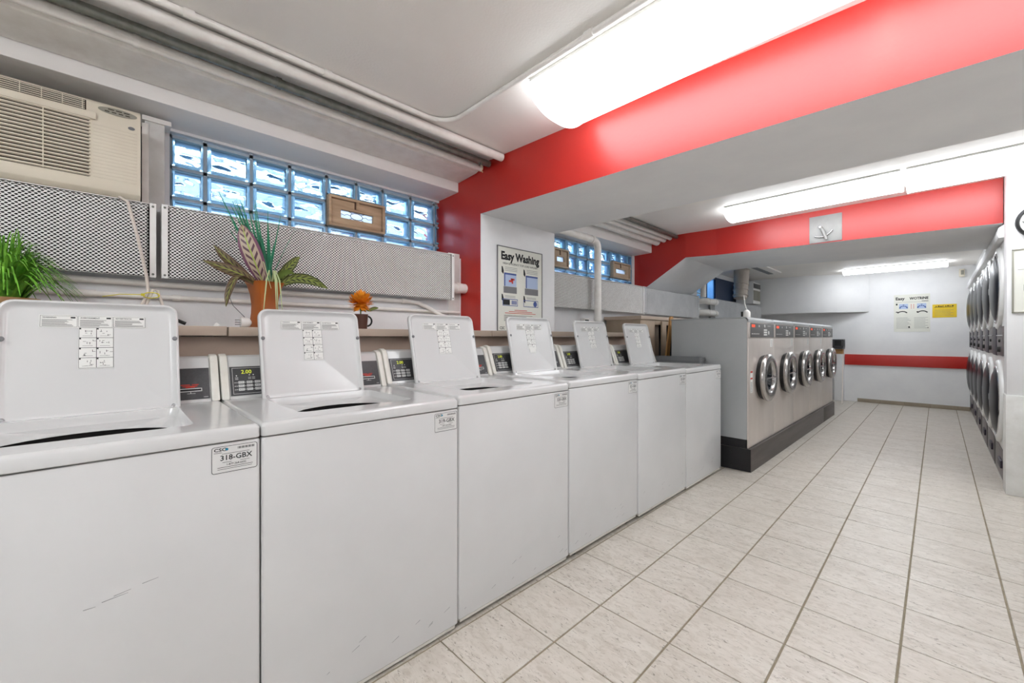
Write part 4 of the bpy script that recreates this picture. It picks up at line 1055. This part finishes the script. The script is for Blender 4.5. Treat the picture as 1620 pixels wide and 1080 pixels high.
# ------------------------------------------------------------------ posters, notices, clock
XPo = XP + .001
t = thing('washing_poster', 'framed Easy Washing poster on the white side of the left pillar', 'poster', (XPo, 2.30, 1.22))
part('sheet', MB().box(.0005, -.245, 0, .004, .245, .63), 'paper_cream', t)
fr = MB()
for a in ((-.25, -.005, -.244, .635), (.244, -.005, .25, .635), (-.25, -.006, .25, 0), (-.25, .63, .25, .636)): fr.box(.0, a[0], a[1], .008, a[2], a[3])
part('poster_frame', fr, 'ink_grey', t)
X = .0046; mb = MB()
mb.text('Easy Washing', .083, 0, .563, X, .0038, sx=.92)
part('title', mb, 'ink', t, recalc=False); mb = MB()
mb.text('HIGH EFFICIENCY TOP LOAD WASHER', .021, 0, .508, X, .0002, sx=1.05)
for a, b_ in ((-.205, .47), (.03, .47), (-.205, .262), (.03, .262)):
    mb.prism([(a, b_ - .03), (a + .018, b_ - .045), (a + .022, b_ - .02), (a + .012, b_ + .01), (a, b_ + .015)], 'x', X - .0002, X)
bar(mb, -.19, .195, -.12, .235, X + .0002)
mb.text('CSC', .028, -.225, .018, X, .0006, 'LEFT')
for k in range(6): bar(mb, -.18, .075 + k*.008, -.18 + random.Random(k).uniform(.2, .38), .0775 + k*.008, X)
part('poster_text', mb, 'ink', t, recalc=False)['kind'] = 'stuff'
mb = MB()
for a in (-.17, .065):
    for q in range(3): bar(mb, a, .455 + q*.012, a + .13, .458 + q*.012, X)
    for q in range(2): bar(mb, a, .252 + q*.010, a + .11, .255 + q*.010, X)
for y0, y1 in ((-.185, -.045), (.045, .20)): bar(mb, y0, .285, y1, .335, X)
part('grey_print', mb, 'ink_grey', t, recalc=False)['kind'] = 'stuff'
mb = MB()
for y0, y1 in ((-.18, -.05), (.055, .195)):
    mb = MB(); bar(mb, y0, .337, y1, .438, X); part('picture', mb, 'ink_pale_blue', t, recalc=False)
mb = MB(); X2 = X + .0003
for y0, y1 in ((-.18, -.05), (.055, .195)): bar(mb, y0, .425, y1, .438, X2); bar(mb, y0, .337, y0 + .012, .43, X2)
frame(mb, -.195, .188, -.035, .242, .005, X2); frame(mb, .03, .188, .20, .242, .005, X2)
mb.lathe([(.022, 0), (.022, .0003)], (X, .165, .215), 'x', 16, False, True)
for k in range(4): bar(mb, -.10 + k*.014, .20, -.09 + k*.014, .23, X2)
part('blue_print', mb, 'ink_blue', t, recalc=False)['kind'] = 'stuff'
mb = MB()
for q, (a, b_) in enumerate(((-.07, .07), (-.13, .13), (-.17, .17))): bar(mb, a, .155 - q*.012, b_, .1595 - q*.012, X)
bar(mb, -.13, .37, -.10, .385, X2); bar(mb, -.11, .385, -.07, .40, X2); bar(mb, -.10, .36, -.085, .40, X2)
part('red_print', mb, 'ink_red', t, recalc=False)['kind'] = 'stuff'

def far_sheet(name, label, cat, xa, xb, za, zb, m):
    t = thing(name, label, cat, ((xa+xb)/2, YF - .001, za)); w = (xb-xa)/2
    part('sheet', MB().box(-w, -.003, 0, w, 0, zb - za), m, t); return t
def fbar(mb, x0, z0, x1, z1, y=-.0036): mb.add([(x0, y, z0), (x1, y, z0), (x1, y, z1), (x0, y, z1)], [(0, 1, 2, 3)])
t = far_sheet('working_poster', 'cream Easy WOTRINE instruction poster on the far wall', 'poster', -.525, -.083, 1.26, 1.893, 'paper_cream')
mb = MB().text('Easy', .068, -.20, .565, -.0036, .0022, 'LEFT', '-y', .95); mb.text('WOTRINE', .058, .20, .562, -.0036, .0022, 'RIGHT', '-y', .84)
fbar(mb, .12, .512, .20, .519); fbar(mb, -.195, .455, -.175, .485); fbar(mb, -.195, .33, -.17, .345)
fbar(mb, .06, .325, .075, .345); fbar(mb, -.04, .065, -.022, .095); fbar(mb, .19, .06, .20, .075)
for xc in (-.115, .13):
    for q in range(9):
        a = math.pi * (.15 + .7*q/8); fbar(mb, xc - .06*math.cos(a) - .009, .30 + .04*math.sin(a), xc - .06*math.cos(a) + .009, .315 + .04*math.sin(a))
part('poster_text', mb, 'ink', t, recalc=False)['kind'] = 'stuff'
mb = MB()
for x0 in (-.155, .065):
    mb = MB(); fbar(mb, x0, .39, x0 + .11, .475); part('picture', mb, 'ink_pale_blue', t, recalc=False)
mb = MB()
for xc in (-.10, .12):
    for q in range(7):
        a = math.pi * q / 6; fbar(mb, xc - .045*math.cos(a) - .009, .40 + .03*math.sin(a), xc - .045*math.cos(a) + .009, .415 + .03*math.sin(a), -.004)
    fbar(mb, xc - .01, .455, xc + .01, .465, -.004)
part('blue_print', mb, 'ink_blue', t, recalc=False)['kind'] = 'stuff'
mb = MB(); [fbar(mb, -.01 + .03*(k % 2), .395 + .02*(k//2), .0 + .03*(k % 2), .405 + .02*(k//2)) for k in range(8)]
part('red_print', mb, 'ink_red', t, recalc=False)['kind'] = 'stuff'
mb = MB()
for k in range(9): fbar(mb, -.19, .06 + k*.022, -.01 - .02*(k % 3), .064 + k*.022); fbar(mb, .03, .06 + k*.022, .195 - .03*(k % 2), .064 + k*.022)
fbar(mb, -.2, .503, .2, .506)
part('grey_print', mb, 'ink_grey', t, recalc=False)['kind'] = 'stuff'
t = far_sheet('yellow_notice', 'yellow notice taped right of the far poster', 'notice', -.058, .216, 1.49, 1.705, 'paper_yellow')
mb = MB(); fbar(mb, -.115, .165, .10, .172); [fbar(mb, -.10 + k*.026, .178, -.10 + k*.026 + (.020 if k % 3 else .012), .190 + .004*(k % 2)) for k in range(8)]
part('notice_text', mb, 'ink', t, recalc=False)
mb = MB(); [fbar(mb, -.11, .03 + k*.022, .10 - .03*(k % 2), .034 + k*.022) for k in range(5)]
part('notice_lines', mb, 'ink_grey', t, recalc=False)
t = thing('pillar_notice', 'cream framed notice on the white right-hand pillar', 'notice', (.50, 4.774, 1.352))
part('sheet', MB().box(-.11, -.003, 0, .30, 0, .458), 'paper_cream', t)
fr = MB()
for a in ((-.118, -.006, -.108, .464), (.298, -.006, .308, .464), (-.118, -.006, .308, .004), (-.118, .454, .308, .464)): fr.box(a[0], -.007, a[1], a[2], 0, a[3])
part('notice_frame', fr, 'oval_grey', t, bevel=.002)
mb = MB(); fbar(mb, -.055, .355, .2, .362); fbar(mb, -.09, .31, -.04, .313); fbar(mb, -.06, .08, .25, .083)
p = [(-.06, .155), (-.01, .165), (-.012, .205), (-.06, .20)]
for k in range(4):
    a, b_ = p[k], p[(k+1) % 4]; mb.tube([(a[0], -.0036, a[1]), (b_[0], -.0036, b_[1])], .002, 4)
part('notice_print', mb, 'ink_grey', t, recalc=False)
t = thing('wall_clock', 'round black-rimmed wall clock cut by the right picture edge', 'clock', (.52, 4.774, 2.005))
part('rim', MB().lathe([(.115, 0), (.125, -.012), (.122, -.03), (.108, -.034), (.102, -.014)], (0, 0, 0), 'y', 40), 'black', t, smooth=50)
dl = part('dial', MB().lathe([(.104, -.010), (.0005, -.0102)], (0, 0, 0), 'y', 40), 'paper', t)
mb = MB()
for h_ in range(1, 13):
    a = math.pi/2 - h_*math.pi/6; mb.text(str(h_), .024, .084*math.cos(a), .084*math.sin(a), -.0112, .0004, 'CENTER', '-y')
part('numerals', mb, 'ink', dl, recalc=False)
for n_, a, L in (('hour_hand', 2.2, .05), ('minute_hand', .7, .075)):
    part(n_, MB().tube([(0, -.013, 0), (L*math.cos(a), -.013, L*math.sin(a))], .0025, 5), 'black', dl)

# ------------------------------------------------------------------ plate on the second beam
t = thing('hook_plate', 'grey metal plate with a swivel lever on the second red beam', 'plate', (-.755, YB - .001, 2.082))
part('plate', MB().box(-.13, -.006, .012, .125, 0, .272), 'plate_grey', t, bevel=.002)
mb = MB().tube([(-.085 + .14*k/10, -.018, .062 + .055*((k - 4)/6.0)**2 * (.5 if k < 4 else 1.0)) for k in range(11)], .006, 8)
part('guide_arc', mb, 'chrome', t, smooth=50)
part('lever', MB().tube([(-.035, -.02, .155), (-.015, -.026, .11), (.01, -.03, .03)], [.014, .016, .011], 10), 'plate_grey', t, smooth=50)
part('pivot', MB().lathe([(.013, 0), (.013, -.026), (.008, -.03)], (-.04, -.003, .158), 'y', 12, False, True), 'chrome', t)

# ------------------------------------------------------------------ far corner odds and ends
t = thing('card_terminal', 'dark payment terminal box on the far wall corner', 'terminal', (-1.265, 9.60, .86))
part('block', MB().box(-.06, 0, 0, .06, .12, .09), 'ply', t, bevel=.003)
part('bracket', MB().box(-.075, -.06, .09, .075, .12, .115), 'plastic_grey', t, bevel=.003)
part('body', MB().box(-.08, -.09, .115, .08, .12, .27), 'panel_dark', t, bevel=.006)
part('screen', MB().box(.08, -.07, .15, .083, .04, .25), 'black', t); part('window', MB().box(-.05, -.093, .15, .05, -.09, .25), 'black', t)
mb = MB().tube([(-1.19, 9.50, .86), (-1.185, 9.40, .5), (-1.16, 9.2, .2), (-1.14, 9.0, .02)], .008, 6)
tag(part('floor_cable', mb, 'cord_white', None, smooth=60), 'white cable dropping to the floor behind the last steel washer', 'cable')
t = thing('far_air_conditioner', 'white window air conditioner high at the far left', 'air conditioner', (-2.40, 8.78, 1.80))
part('casing', MB().box(-.30, -.16, 0, 0, .28, .40), 'plastic_white', t, bevel=.01)
part('top_grille', MB().box(0, -.15, .29, .004, .27, .38), 'panel_dark', t, bevel=.002)
for k in range(9): part('louver', MB().box(0, -.15 + k*.047, .06, .006, -.123 + k*.047, .25), 'oval_grey', t)
t = thing('hanging_duct', 'brown-grey foil duct hanging before the far window', 'duct', (-2.30, 7.55, 1.80))
part('duct_tube', MB().tube([(0, 0, .02), (.0, .05, .25), (.0, .08, .50)], [.10, .11, .12], 18), 'duct', t, smooth=60)
for k in range(5): part('foil_ring', MB().tube([(0, .008 + k*.018, .06 + k*.09), (0, .011 + k*.018, .072 + k*.09)], .118, 18), 'duct', t, smooth=50)
t = thing('ceiling_track', 'white ceiling track with grey strips above the far duct', 'track', (-1.9, 7.9, ZC3))
part('rail', MB().box(-.25, -.5, -.02, .0, .5, 0), 'pipe_white', t, bevel=.003); part('strip', MB().box(-.20, -.5, -.024, -.12, .5, -.02), 'plastic_grey', t)
t = thing('wall_sensor', 'small cream sensor box high on the far wall by the dryers', 'sensor', (.27, YF, 2.13))
part('box', MB().box(-.03, -.05, 0, .03, 0, .12), 'beige_plastic', t, bevel=.004); part('face', MB().box(-.012, -.054, .03, .02, -.05, .1), 'oval_grey', t)
t = thing('bottle', 'small white bottle standing on the steel washers', 'bottle', (-1.20, 4.12, 1.346))
part('body', MB().lathe([(.03, 0), (.03, .05), (.012, .07)], (0, 0, 0), 'z', 14, True, True), 'plastic_white', t, smooth=50)
part('spray_wand', MB().tube([(0, 0, .07), (-.01, -.02, .12), (-.015, -.03, .2)], .004, 6), 'plastic_white', t)
part('trigger', MB().box(-.045, -.012, .01, -.028, .012, .055), 'black', t)
